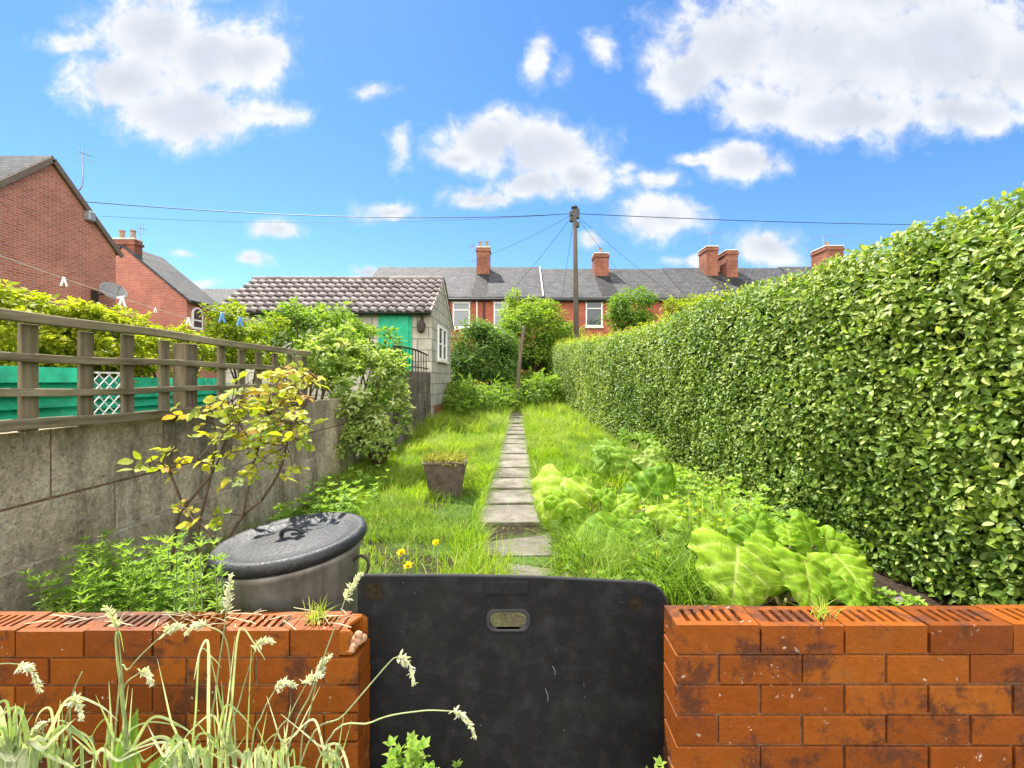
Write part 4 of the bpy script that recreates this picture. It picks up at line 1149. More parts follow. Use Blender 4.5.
# hedge -----------------------------------------------------------
def hx(y): return 2.66 - .066 * np.asarray(y, float)
def hedge():
    Y0, Y1, TH = 1.42, 22.5, 1.05
    root = empty('hedge', (3.0, 9, 0), 'tall clipped privet hedge running the whole right side of the garden', 'hedge')
    def htop(y): return gz(2.0, y) + 2.34 + .05 * (vnoise(np.stack([y, y*0], -1), .9, 5) - .5) * 2 + .10 * (vnoise(np.stack([y, y*0], -1), .35, 9) - .5) * 2
    def face_off(y, z):   # relief of the clipped face
        p = np.stack([y, z], -1)
        return .08 * (vnoise(p, 1.3, 21) - .5) + .06 * (vnoise(p, 3.6, 22) - .5) + .05 * (vnoise(p, 8, 23) - .5)
    def under(z, y):      # the face tucks in towards the ground
        h = z - gz(2.0, y)
        return .05 * (1 - sstep(.0, .5, h)) - .06 * sstep(.5, 1.3, h) + .10 * sstep(1.9, 2.4, h)
    # solid dark twiggy core
    ys = np.arange(Y0 + .15, Y1, .22); prof = []
    V = []
    for y in ys:
        g = float(gz(2.0, y)); zt = float(htop(np.array([y]))[0])
        x = float(hx(y))
        sec = [(x + .22, g + .02), (x + .20, g + .5), (x + .16, g + 1.2), (x + .2, zt - .16), (x + TH - .2, zt - .16), (x + TH - .15, g + .9), (x + TH - .3, g + .02)]
        V += [(a, y, b) for a, b in sec]
    n = 7; Fc = [(i*n + k, i*n + (k+1) % n, (i+1)*n + (k+1) % n, (i+1)*n + k) for i in range(len(ys) - 1) for k in range(n)]
    Fc += [tuple(range(n))[::-1], tuple((len(ys)-1)*n + k for k in range(n))]
    c = MB(); c.add(V, Fc); c.build('twigs', M['twigs'], root)
    parts = []
    def face(n, ya, yb, kind, ln0, wd0, side):
        # denser near the camera
        y = rng.uniform(ya, yb, n); g = gz(2.0, y); zt = htop(y)
        h = rng.random(n) ** .95; z = g + .03 + h * (zt - g - .0)
        depth = rng.random(n) ** 1.6 * .17
        fo = face_off(y, z)
        if side < 0: x = hx(y) + under(z, y) + fo + depth - .02
        else: x = hx(y) + TH - under(z, y) - fo - depth + .02
        # ragged holes in the sheet of leaves
        gap = vnoise(np.stack([y, z], -1), 5.5, 31) * .6 + vnoise(np.stack([y, z], -1), 12, 32) * .4
        keep = (gap > .17) | (depth > .11)
        y, z, x, depth, fo, h = (q[keep] for q in (y, z, x, depth, fo, h)); n = len(y)
        pos = np.stack([x, y, z], -1)
        nrm = unit(np.array([side * .85, -.28, .62]) + .52 * rng.normal(size=(n, 3)))
        axis = unit(np.array([side * .45, -.30, .18]) + .75 * rng.normal(size=(n, 3)))
        axis = unit(axis - nrm * np.sum(axis * nrm, -1, keepdims=True))
        sz = rng.uniform(.55, 1.2, n)
        tv = np.clip(.53 + .21 * rng.normal(size=n) + (vnoise(pos, 1.2, 41) - .5) * .55 + (vnoise(pos, 4.5, 42) - .5) * .25 + .25 * (rng.random(n) < .06), 0, 1)
        parts.append(leaf_arrays(pos, axis, nrm, ln0 * sz, wd0 * sz, tv, kind))
    face(21500, Y0, 3.6, 'fine', .053, .028, -1)
    face(20500, 3.6, 6.5, 'fine', .051, .027, -1)
    face(48000, 6.5, Y1, 'coarse', .058, .031, -1)
    face(9000, Y0, 21, 'coarse', .075, .042, 1)
    def top(n, ya, yb, kind, ln0, wd0):
        y = rng.uniform(ya, yb, n); u = rng.random(n); x = hx(y) + .0 + u * TH
        edge = np.minimum(u, 1 - u) * TH
        z = htop(y) - .10 * (1 - sstep(0, .22, edge)) - rng.random(n) ** 1.4 * .16 + .10 * (vnoise(np.stack([x, y], -1), 2.2, 51) - .5)
        pos = np.stack([x, y, z], -1)
        nrm = unit(np.array([-.25, -.1, 1]) + .5 * rng.normal(size=(n, 3)))
        axis = rdir(n); axis = unit(axis - nrm * np.sum(axis * nrm, -1, keepdims=True))
        sz = rng.uniform(.7, 1.2, n)
        tv = np.clip(.62 + .2 * rng.normal(size=n), 0, 1)
        parts.append(leaf_arrays(pos, axis, nrm, ln0 * sz, wd0 * sz, tv, kind))
    top(5200, Y0, 4, 'fine', .056, .030); top(16000, 4, Y1, 'coarse', .062, .034)
    # near end
    n = 3200; x = hx(Y0) + rng.random(n) * TH; z = gz(2., Y0 + .2) + .05 + rng.random(n) * 2.25; y = Y0 + rng.random(n) * .15
    nrm = unit(np.array([0, -1, .5]) + .5 * rng.normal(size=(n, 3))); axis = unit(rng.normal(size=(n, 3)))
    parts.append(leaf_arrays(np.stack([x, y, z], -1), axis, nrm, np.full(n, .058), np.full(n, .031), rng.uniform(.2, .7, n), 'coarse'))
    V, lo, st, ti = join_arrays(parts)
    np_mesh('leaves', V, lo, st, M['hedge'], root, ti)
    # soft new shoots on the clipped top, with sprigs standing up
    parts = []
    for ya, yb, ns, hh in ((1.5, 5, 200, .08), (5, 12, 560, .14), (12, 22.5, 660, .24)):
        for k in range(ns):
            y = rng.uniform(ya, yb); u = rng.random() ** 1.6; x = float(hx(y)) + .04 + u * .9
            z0 = float(htop(np.array([y]))[0]) - .10; h = hh * rng.uniform(.5, 1.5) * (1.6 if rng.random() < .06 else 1)
            m_ = rng.integers(6, 11); t = np.sort(rng.random(m_)); lean = rng.normal(0, .18, 2)
            pos = np.stack([x + lean[0]*t*h, y + lean[1]*t*h, z0 + t * (h + .05)], -1)
            ang = rng.uniform(0, 6.28, m_)
            axis = np.stack([np.cos(ang), np.sin(ang), rng.uniform(.2, 1.0, m_)], -1)
            nrm = np.array([0, 0, 1.0]) + .5 * rng.normal(size=(m_, 3))
            s = rng.uniform(.6, 1.1, m_) * (1.15 - .5 * t)
            parts.append(leaf_arrays(pos, axis, nrm, .056 * s, .026 * s, np.clip(.35 + .6 * t + .1 * rng.normal(size=m_), 0, 1), 'coarse'))
    V, lo, st, ti = join_arrays(parts)
    np_mesh('new_growth', V, lo, st, M['hedge_tip'], root, ti)
M['twigs'] = flat_mat('hedge_twigs', (.035,.045,.015), .95, .05, .5, 20, .8)
hedge()

# shrubs and trees ------------------------------------------------
def shrub(name, label, cat, c, rad, ncl, nleaf, ll, mat, stems=6, base=None, kind='coarse', tint0=.5, group=None, seed=1, shell=.55, rc=.34, droop=.0, stemr=.03, shape='round', trunk=False, aspect=.55, flat=1.0, lobes=None, sprays=None):
    sprays = ncl * .9 if sprays is None else sprays
    global rng
    keep = rng; rng = np.random.default_rng(seed)
    c = np.array(c, float); rad = np.array(rad, float)
    bx, by = (c[0], c[1]) if base is None else base
    bz = float(gz(bx, by)); root = empty(name, (bx, by, bz), label, cat, group)
    d = rdir(ncl * 3); d = d[(d[:, 2] > -.75)][:ncl]; ncl = len(d)
    r = shell + (1 - shell) * rng.random(ncl) ** .7
    r = r * (.82 + .36 * vnoise(d * 1.0 + 5, 1.6, seed))
    if shape == 'cone': r = r * np.where(d[:, 2] > 0, 1.0, 1.0); 
    C = c + d * r[:, None] * rad
    if lobes:
        k0 = 0
        for off, lr, sh in lobes:
            k1 = k0 + int(sh * ncl); C[k0:k1] = c + np.array(off) + d[k0:k1] * r[k0:k1, None] * np.array(lr); k0 = k1
    if shape == 'cone':
        t = np.clip((C[:, 2] - (c[2] - rad[2])) / (2 * rad[2]), 0, 1); C[:, :2] = c[:2] + (C[:, :2] - c[:2]) * (1.25 - .85 * t)[:, None]
    C[:, 2] = np.maximum(C[:, 2], bz + .05)
    Rc = rc * float(np.mean(rad)) * rng.uniform(.6, 1.25, ncl)
    ctint = rng.normal(0, .14, ncl)
    per = rng.multinomial(nleaf, (Rc ** 2) / (Rc ** 2).sum())
    idx = np.repeat(np.arange(ncl), per); n = len(idx)
    dd = rdir(n); rr = rng.random(n) ** .45
    pos = C[idx] + dd * (rr * Rc[idx])[:, None] * np.array([1, 1, .72 * flat])
    pos[:, 2] = np.maximum(pos[:, 2], gz(pos[:, 0], pos[:, 1]) + .02)
    outw = unit((pos - c) / rad)
    nrm = unit(.45 * dd + .35 * outw + np.array([0, 0, .75]) + .42 * rng.normal(size=(n, 3)))
    axis = unit(dd + outw * .5 + np.array([0, 0, -droop]) + .4 * rng.normal(size=(n, 3)))
    axis = unit(axis - .8 * nrm * np.sum(axis * nrm, -1, keepdims=True))
    s = rng.uniform(.65, 1.25, n)
    tv = np.clip(tint0 + ctint[idx] + .13 * rng.normal(size=n) + .12 * (dd[:, 2]), 0, 1)
    parts = [leaf_arrays(pos, axis, nrm, ll * s, ll * aspect * s, tv, kind)]
    twg = MB()
    for k in range(int(sprays)):
        i = rng.integers(0, ncl); o_ = unit((C[i] - c) / rad); dv = unit(o_ * [1, 1, .6] + [0, 0, .25] + .35 * rng.normal(size=3))
        Ls = Rc[i] * rng.uniform(1.2, 2.1); p0 = C[i]; m_ = int(rng.integers(9, 16)); t_ = np.linspace(.35, 1, m_)
        P = p0 + dv * (Ls * t_)[:, None] + np.array([0, 0, -1.0]) * (Ls * .35 * t_ ** 2.2)[:, None]
        sd_ = unit(np.cross(dv, [0, 0, 1.0])); al = np.where(np.arange(m_) % 2 == 0, 1, -1)
        ax_ = dv * .6 + sd_ * al[:, None] * .9 + .25 * rng.normal(size=(m_, 3)); ax_[-1] = dv
        parts.append(leaf_arrays(P, ax_, np.array([0, 0, 1.0]) + .35 * rng.normal(size=(m_, 3)), ll * rng.uniform(.7, 1.2, m_) * (1.15 - .4 * t_), ll * aspect * rng.uniform(.7, 1.2, m_) * (1.15 - .4 * t_), np.clip(tint0 + .15 + .12 * rng.normal(size=m_), 0, 1), kind))
    V, lo, st, ti = join_arrays(parts)
    np_mesh('foliage' if not trunk else 'crown', V, lo, st, M[mat], root, ti)
    if stems:
        b = MB(); order = rng.permutation(ncl)[:stems]
        fork = np.array([bx, by, bz + (c[2] - rad[2] - bz) * .9 + .05]) if trunk else None
        if trunk:
            fork = np.array([bx + (c[0] - bx) * .5, by, max(bz + .5, c[2] - .7 * rad[2])])
            b.tube([(bx, by, bz - .1), (np.array([bx, by, bz]) + fork) / 2 + rng.normal(0, .04, 3), fork], [stemr * 1.9, stemr * 1.5, stemr * 1.25], 8)
        for i in order:
            a = fork if trunk else np.array([bx, by, bz - .05]) + np.append(rng.normal(0, .05, 2), 0)
            mid = a + (C[i] - a) * .5 + rng.normal(0, .08, 3) * np.mean(rad) + [0, 0, .1 * np.mean(rad)]
            pts = curve([a, mid, C[i]], 4); b.tube(pts, list(np.linspace(stemr, stemr * .25, len(pts))), 5)
        b.build('stems' if not trunk else 'trunk', M['stem' if not trunk else 'bark'], root, smooth=True)
    rng = keep
    return root

GS = 'golden leaved shrubs behind the trellis'
def gold(label, px, py, y, rad, n, seed, t0=.6, ll=.05, dx=0):
    c = at(px, py, y); shrub('golden_shrub', label, 'shrub', c, rad, 60, n, ll, 'golden', 6, kind='coarse', tint0=t0, group=GS, seed=seed, rc=.24, shell=.75)
gold('golden shrub at the near end of the trellis, hanging over the green fence', 4, 340, 3.1, (.36,.55,.34), 5200, 3)
gold('bright golden shrub below the big brick gable, tumbling over the green fence', 72, 346, 3.45, (.34,.42,.29), 4600, 4)
gold('low golden shrub below the satellite dish, behind the white lattice', 112, 347, 3.95, (.36,.42,.33), 4200, 5)
gold('golden shrub below the smaller brick house, behind the middle of the trellis', 158, 360, 4.7, (.46,.55,.33), 4600, 6, .5)
shrub('leafy_shrub', 'yellow green shrub in front of the left end of the tiled roof', 'shrub', at(247, 342, 6.2), (.46,.6,.56), 56, 5200, .06, 'golden', 6, kind='coarse', tint0=.25, seed=7, rc=.26)
shrub('leafy_shrub', 'tall spreading shrub covering the outhouse front left of its green door', 'shrub', at(305, 350, 7.6), (.95,.7,.70), 90, 7500, .075, 'midbush', 7, kind='coarse', tint0=.62, seed=8, rc=.25, lobes=[((.35,0,.1),(.6,.5,.6),.35)])
shrub('leafy_shrub', 'rounded shrub between the outhouse roof and the variegated shrub', 'shrub', at(356, 350, 9.2), (.95,.6,.66), 60, 5200, .08, 'midbush', 6, kind='coarse', tint0=.58, seed=9, rc=.27)
shrub('variegated_shrub', 'large pale edged variegated shrub spilling over the block wall', 'shrub', at(362, 385, 6.3), (.60,.5,.62), 120, 5800, .075, 'varieg', 9, base=(-2.05, 6.4), kind='fine', tint0=.60, sprays=250, seed=10, rc=.20, stemr=.026, aspect=.5,
      lobes=[((-.38,-.1,.42),(.42,.4,.36),.20), ((.28,0,-.45),(.42,.4,.38),.16), ((.05,-.2,-.75),(.45,.35,.32),.14), ((.42,.1,.12),(.34,.3,.34),.12)])
shrub('dark_bush', 'large dark green rounded bush right of the outhouse', 'bush', at(482, 360, 17.5), (1.35,1.2,1.45), 120, 13000, .13, 'darkbush', 6, tint0=.72, seed=12)
shrub('bramble', 'low sprawling bramble patch between outhouse corner and path end', 'bramble', at(476, 400, 14.8), (1.35,1.5,.62), 90, 8500, .10, 'midbush', 6, tint0=.62, seed=13)
shrub('bramble', 'small bramble patch right of the old clothes post', 'bramble', at(538, 392, 16.5), (1.1,1.3,.62), 60, 5200, .11, 'midbush', 4, tint0=.62, seed=14)
shrub('garden_tree', 'light green broad tree at the end of the garden behind the clothes post', 'tree', at(532, 335, 20.5), (1.35,1.2,1.75), 90, 10500, .13, 'midbush', 9, tint0=.66, seed=15, trunk=True, stemr=.05)
shrub('garden_tree', 'slender pale feathery tree rising left of the broad tree', 'tree', at(513, 318, 21.5), (.7,.7,1.35), 50, 2600, .11, 'midbush', 8, tint0=.75, seed=16, trunk=True, stemr=.035, shape='cone')
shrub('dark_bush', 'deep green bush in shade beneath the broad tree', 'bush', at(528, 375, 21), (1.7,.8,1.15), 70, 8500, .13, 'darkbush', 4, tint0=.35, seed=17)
shrub('garden_tree', 'bushy tree beyond the hedge right of the utility pole', 'tree', at(632, 314, 19.5), (.95,.9,1.15), 60, 6000, .12, 'midbush', 7, tint0=.45, seed=18, trunk=True, stemr=.05)
shrub('garden_tree', 'yellowish small tree just left of the utility pole', 'tree', at(566, 345, 22.5), (.9,.9,1.1), 50, 4200, .12, 'midbush', 6, tint0=.62, seed=19, trunk=True, stemr=.04)
shrub('garden_tree', 'yellow green tree top peeping over the hedge below the chimney pair', 'tree', at(694, 312, 17.0), (1.2,.7,.62), 46, 3600, .10, 'golden', 6, tint0=.30, seed=20, trunk=True, stemr=.045)

# yellowing rose --------------------------------------------------
def rose():
    Y = 2.22
    base = at(172, 602, Y); base[2] = 0
    root = empty('rose_bush', base, 'leggy rose bush with yellowing leaves beside the dustbin', 'rose bush')
    P = lambda x, y, d=0: at(x, y, Y + d)
    S = [([(166,606),(172,560),(178,520),(184,508)], .0105), ([(184,508),(172,478),(160,462),(148,464)], .0065), ([(184,508),(200,488),(214,470),(225,440),(228,410)], .0075),
         ([(160,612),(196,580),(222,548),(243,516),(262,500)], .012), ([(243,516),(250,480),(258,450),(268,415)], .007), ([(262,500),(280,470),(290,430),(296,395)], .007),
         ([(190,590),(197,545),(200,520),(210,480),(216,440),(212,415)], .0085), ([(222,548),(206,530),(194,520)], .006), ([(210,480),(196,462),(190,440)], .005), ([(258,450),(240,425),(232,402)], .005),
         ([(290,430),(305,405),(318,380)], .006), ([(172,478),(170,455),(183,442)], .004), ([(196,600),(204,575),(208,560)], .012)]
    b = MB(); tips = []
    for pts, r in S:
        dd = rng.uniform(-.10, .12); q = curve([P(x, y, dd * i / len(pts)) for i, (x, y) in enumerate(pts)], 5)
        b.tube(q, list(np.linspace(r, r * .45, len(q))), 6)
        tips.append(q)
    b.build('stems', M['stem'], root, smooth=True)
    # leaves in sprays along the outer stems and around the head of the bush
    H = []
    for q in tips:
        for p in q[int(len(q) * .55):]: H.append(p)
    H = np.array(H)
    C = [(262,388,30,24,9),(245,412,34,26,10),(222,420,32,22,7),(196,412,24,12,3),(285,410,30,34,9),(268,445,34,30,9),(240,455,30,22,4),(292,445,18,26,5),(302,372,18,16,5),(180,445,14,10,2),(215,452,18,18,2),(255,475,26,12,2),(285,388,22,18,5),(300,420,14,20,4),(152,462,8,8,2),(172,462,10,14,2),(190,508,10,8,2),(206,516,8,8,2)]
    pos = []
    for x, y, sx, sy, k in C:
        for _ in range(int(k * 2.3)):
            t = rng.random() ** .5; an = rng.uniform(0, 6.28)
            pos.append(P(x + sx * t * math.cos(an), y + sy * t * math.sin(an), rng.normal(0, .11)))
    pos = np.array(pos); n = len(pos)
    L = []
    stem = MB()
    for p in pos:
        ax = unit(np.append(rng.normal(0, 1, 2), rng.normal(-.15, .35))); nr = unit(np.array([0, -.35, .9]) + .4 * rng.normal(size=3))
        sd = unit(np.cross(nr, ax)); k = [(0.9, 0, 1), (.45, 1, .85), (.45, -1, .85)] + ([(.1, 1, .7), (.1, -1, .7)] if rng.random() < .45 else [])
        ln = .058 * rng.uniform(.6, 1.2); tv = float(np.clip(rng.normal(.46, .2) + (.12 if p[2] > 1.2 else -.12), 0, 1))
        A = np.array([p + ax * (f * ln) for f, s, z in k]); D = np.array([ax if s == 0 else unit(ax * .45 + sd * s) for f, s, z in k])
        N = np.repeat(nr[None], len(k), 0) + .15 * rng.normal(size=(len(k), 3))
        z = np.array([z for *_, z in k])
        L.append(leaf_arrays(A, D, N, ln * z, ln * z * .66, np.clip(tv + .08 * rng.normal(size=len(k)) + (.4 if rng.random() < .16 else 0), 0, 1), 'fine'))
        near = H[np.argmin(np.linalg.norm(H - p, axis=1))]
        stem.tube([near, (near + p) / 2 + [0, 0, .015], p, p + ax * ln * .9], [.0028, .0022, .0018, .001], 4, cap=False)
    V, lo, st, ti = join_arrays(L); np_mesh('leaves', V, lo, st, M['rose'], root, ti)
    stem.build('leaf_stalks', M['stem'], root)
rose()

# weeds -------------------------------------------------------------
def whorl_weed(name, label, cat, spots, hts, mat='weed', ll=.05, seed=1, group=None, wd=.22, per=6, gap=.05, lean_=.22):
    """goosegrass: upright stems with star-like whorls"""
    global rng
    keep = rng; rng = np.random.default_rng(seed)
    c = np.mean(spots, 0); root = empty(name, (c[0], c[1], float(gz(c[0], c[1]))), label, cat, group)
    b = MB(); L = []
    for (x, y), h in zip(spots, hts):
        z = float(gz(x, y)); lean = rng.normal(0, lean_, 2)
        pts = [np.array([x, y, z - .02]) + np.array([lean[0] * t * t * h, lean[1] * t * t * h, t * h]) for t in np.linspace(0, 1, 6)]
        b.tube(pts, list(np.linspace(.0035, .0015, 6)), 4, rng.random())
        nw = max(2, int(h / gap))
        for k in range(nw):
            t = (k + 1) / nw; p = np.array([x + lean[0]*t*t*h, y + lean[1]*t*t*h, z + t * h])
            a0 = rng.uniform(0, 6.28); m_ = per; an = a0 + np.arange(m_) * 6.283 / m_ + rng.normal(0, .15, m_)
            up = .15 + .9 * t ** 4
            ax = np.stack([np.cos(an), np.sin(an), np.full(m_, up) + rng.normal(0, .2, m_)], -1)
            s = ll * rng.uniform(.7, 1.2) * (1.1 - .35 * t)
            L.append(leaf_arrays(np.repeat(p[None], m_, 0), ax, np.array([0, 0, 1.]) + .3 * rng.normal(size=(m_, 3)), np.full(m_, s), np.full(m_, s * wd * 1.2), np.clip(.3 + .5 * t + .12 * rng.normal(size=m_), 0, 1), 'lance'))
    b.build('stems', M['stalk'], root)
    V, lo, st, ti = join_arrays(L); np_mesh('leaves', V, lo, st, M[mat], root, ti)
    rng = keep
    return root
def spots(cx, cy, rx, ry, n):
    an = rng.uniform(0, 6.28, n); r = np.sqrt(rng.random(n)); x, y = cx + rx * r * np.cos(an), cy + ry * r * np.sin(an)
    k = ~((np.hypot(x - 1.6, y - 2.55) < .5) & (np.abs(y - 2.35) > .26)) & (np.hypot(x - .68, y - 3.7) > .36)
    k[:2] = True
    return list(zip(np.where(k, x, x + 40)[k], y[k]))
s_ = spots(-1.92, 2.12, .32, .26, 140); whorl_weed('goosegrass', 'dense bright green clump of goosegrass at the foot of the block wall', 'weed', s_, [.46 * (1 - .8 * math.hypot((x + 1.92)/.45, (y - 2.12)/.4)**2) * rng.uniform(.7, 1.15) + .08 for x, y in s_], seed=31, ll=.055, wd=.17, gap=.04)
s_ = spots(-1.85, 1.6, .5, .16, 80); whorl_weed('goosegrass', 'low strip of goosegrass along the back of the left brick wall', 'weed', s_, rng.uniform(.05, .16, len(s_)), seed=32)
s_ = spots(-1.30, 1.98, .20, .20, 46); whorl_weed('goosegrass', 'yellowish straggling goosegrass between rose bush and dustbin', 'weed', s_, rng.uniform(.08, .24, len(s_)), seed=33, ll=.05)
s_ = spots(-.92, 1.372, .20, .01, 9); 
whorl_weed('goosegrass', 'thin goosegrass sprigs growing against the front of the dustbin', 'weed', s_, rng.uniform(.72, .86, 9), seed=34, ll=.040, lean_=.04)
s_ = spots(1.2, 3.5, .62, .8, 75); whorl_weed('leafy_weed', 'tangle of leafy weeds between the big rhubarb plants', 'weed', s_, rng.uniform(.08, .27, len(s_)), seed=35, ll=.08, wd=.42, per=5, gap=.07)
s_ = spots(1.95, 2.5, .4, .35, 90); whorl_weed('leafy_weed', 'small leafy weeds on dark soil under the near end of the hedge', 'weed', s_, rng.uniform(.03, .12, len(s_)), seed=36, ll=.06, wd=.5, per=4, gap=.04)
s_ = spots(1.8, 4.0, .42, 1.4, 190); whorl_weed('leafy_weed', 'leafy weeds lining the foot of the hedge behind the front rhubarb', 'weed', s_, rng.uniform(.10, .38, len(s_)), seed=37, ll=.085, wd=.45, per=5, gap=.07)
s_ = spots(.62, 2.9, .28, .4, 40); whorl_weed('leafy_weed', 'small leafy weeds on bare earth beside the path', 'weed', s_, rng.uniform(.04, .14, len(s_)), seed=38, ll=.06, wd=.5, per=4, gap=.05)
s_ = spots(-1.9, 4.6, .35, 1.1, 90); whorl_weed('leafy_weed', 'leafy weeds at the foot of the wall under the variegated shrub', 'weed', s_, rng.uniform(.08, .30, len(s_)), seed=39, ll=.07, wd=.45, per=5, gap=.06)
# weeds in front of the board and on the walls
for px, py, h, n, lab, sd in ((404, 790, .20, 9, 'small feathery weed at the foot of the black board', 41), (440, 790, .17, 4, 'smaller leafy weed right of the feathery one under the black board', 42), (662, 790, .13, 3, 'tiny weed at the bottom corner of the right brick wall', 43)):
    c = at(px, py, 1.16)
    r = whorl_weed('leafy_weed', lab, 'weed', [(c[0] + rng.normal(0, .018), 1.14 + rng.normal(0, .012)) for _ in range(n)], [h + c[2] + .13 + rng.uniform(-.05, .03) for _ in range(n)], seed=sd, ll=.034, wd=.5, per=5, gap=.03, lean_=.04)

# rhubarb -------------------------------------------------------------
def rhubarb(label, c, leaves, mat='rhubarb', seed=1, name='rhubarb_plant'):
    """leaves: joint (px, py, depth), tip (px, py, depth), width over length"""
    global rng
    keep = rng; rng = np.random.default_rng(seed)
    bz = float(gz(c[0], c[1])); root = empty(name, (c[0], c[1], bz), label, 'rhubarb')
    for (J, T_, wr) in leaves:
        jt, tp = at(*J), at(*T_); ln = np.linalg.norm(tp - jt); ax = unit(tp - jt)
        n = np.array([rng.normal(0, .15), -.62, .78]); n = unit(n - ax * n.dot(ax)); sd = np.cross(n, ax)
        NU, NV = 40, 33; ph = rng.uniform(0, 6.28, 6); lt = rng.normal(.0, .16)
        u = np.linspace(0, 1, NU)[:, None]; v = np.linspace(-1, 1, NV)[None, :]
        av = np.abs(v); sg = np.sign(v)
        hw = .5 * wr * ln * np.sin(np.pi * (.22 + .78 * u ** .85)) ** .82 * (1.12 - .12 * u)
        hw = hw * (1 + .06 * np.sin(17 * u + ph[0] + sg * 2) + .045 * np.sin(33 * u + ph[1] + sg))
        hw = np.maximum(hw, .004)
        # heart-shaped base: the sides sweep back past the stalk joint
        al = u * ln - ln * .30 * av ** 1.4 * (1 - u) ** 1.3 + .0 * v
        ph2 = 2 * np.pi * 3.6 * (u - .42 * av * (1 - .35 * u)) + sg * .35          # side ribs leave the midrib at an angle
        rib = np.abs(np.cos(ph2 / 2)); fine = np.abs(np.cos(ph2 * 1.5 + 3.5 * av + ph[4]))
        h = ln * (.040 * (1 - rib) * np.minimum(1, av * 4) + .016 * (1 - fine) * av
                  + .045 * av ** 2.2 * np.sin(19 * u + ph[2] + sg) + .030 * av ** 3 * np.sin(35 * u + ph[3] + 2 * sg)
                  + .10 * av * (1 - .6 * av) - .16 * av ** 2 - .20 * u ** 2 + .10 * u)
        h = h + ln * .05 * (vnoise(np.stack([u * 9 + 0 * v, v * 5 + 0 * u, 0 * u + 0 * v + ph[5]], -1), 1.0, 7) - .5)
        P = jt + al[..., None] * ax + (v * hw)[..., None] * sd + h[..., None] * n
        mid = sstep(.07, .02, av * (1 + 0 * u)) * 1.0
        tt = np.clip(.30 + lt + .58 * np.maximum(mid, sstep(.982, .9985, rib)) + .12 * sstep(.96, 1, fine) + .10 * (av - .5) , 0, 1)
        Fc = [(i*NV + j, i*NV + j + 1, (i+1)*NV + j + 1, (i+1)*NV + j) for i in range(NU - 1) for j in range(NV - 1)]
        m_ = MB(); m_.add(P.reshape(-1, 3), Fc, tt.ravel()); lf = m_.build('leaf', M[mat], root, smooth=True)
        b0 = np.array([c[0], c[1], bz]) + np.append(rng.normal(0, .05, 2), 0)
        q = curve([b0, b0 * .5 + jt * .5 + [0, .03, .05], jt - n * .015 - ax * .01, jt + ax * ln * .08 - n * .006], 5)
        s = MB(); s.tube(q, list(np.linspace(.013, .006, len(q))), 7); s.build('leaf_stalk', M['rstalk'], lf, smooth=True)
    rng = keep
rhubarb('pale yellow green rhubarb beside the middle of the path', (.66, 3.75, 0), [
    ((566,478,3.85),(543,517,3.5),1.05), ((590,500,3.9),(580,463,3.95),1.0), ((592,512,3.65),(568,548,3.35),1.1), ((612,512,3.75),(640,492,3.8),.95), ((632,520,3.6),(652,548,3.35),1.1),
    ((600,500,3.8),(618,487,3.9),1.0), ((645,500,4.25),(670,461,4.3),1.0), ((578,500,3.7),(545,500,3.55),.95), ((662,505,3.7),(690,530,3.5),1.0), ((610,530,3.45),(600,562,3.2),1.0)], seed=51)
rhubarb('darker green rhubarb against the hedge further up the garden', (1.45, 5.9, 0), [
    ((618,448,6.1),(598,470,5.7),1.1), ((630,440,6.2),(620,428,6.3),1.1), ((640,442,6.1),(660,436,6.2),1.0), ((630,455,5.9),(622,482,5.6),1.1), ((645,455,5.8),(662,474,5.6),1.0), ((612,455,5.9),(596,450,5.8),1.0), ((650,446,6.0),(672,452,5.9),1.0)], 'rhubarb_dark', seed=52)
rhubarb('biggest rhubarb with crinkled bright leaves just behind the right brick wall', (1.55, 2.62, 0), [
    ((738,546,2.6),(733,612,2.32),1.15), ((752,540,2.75),(762,508,2.85),1.15), ((812,545,2.75),(800,508,2.85),1.1), ((826,540,2.8),(862,545,2.75),1.05), ((835,555,2.65),(872,598,2.4),1.05), ((805,562,2.55),(815,612,2.3),1.05), ((780,550,2.65),(768,590,2.45),1.05), ((790,545,2.75),(786,520,2.9),1.1), ((845,580,2.5),(862,614,2.32),1.0)], seed=53)

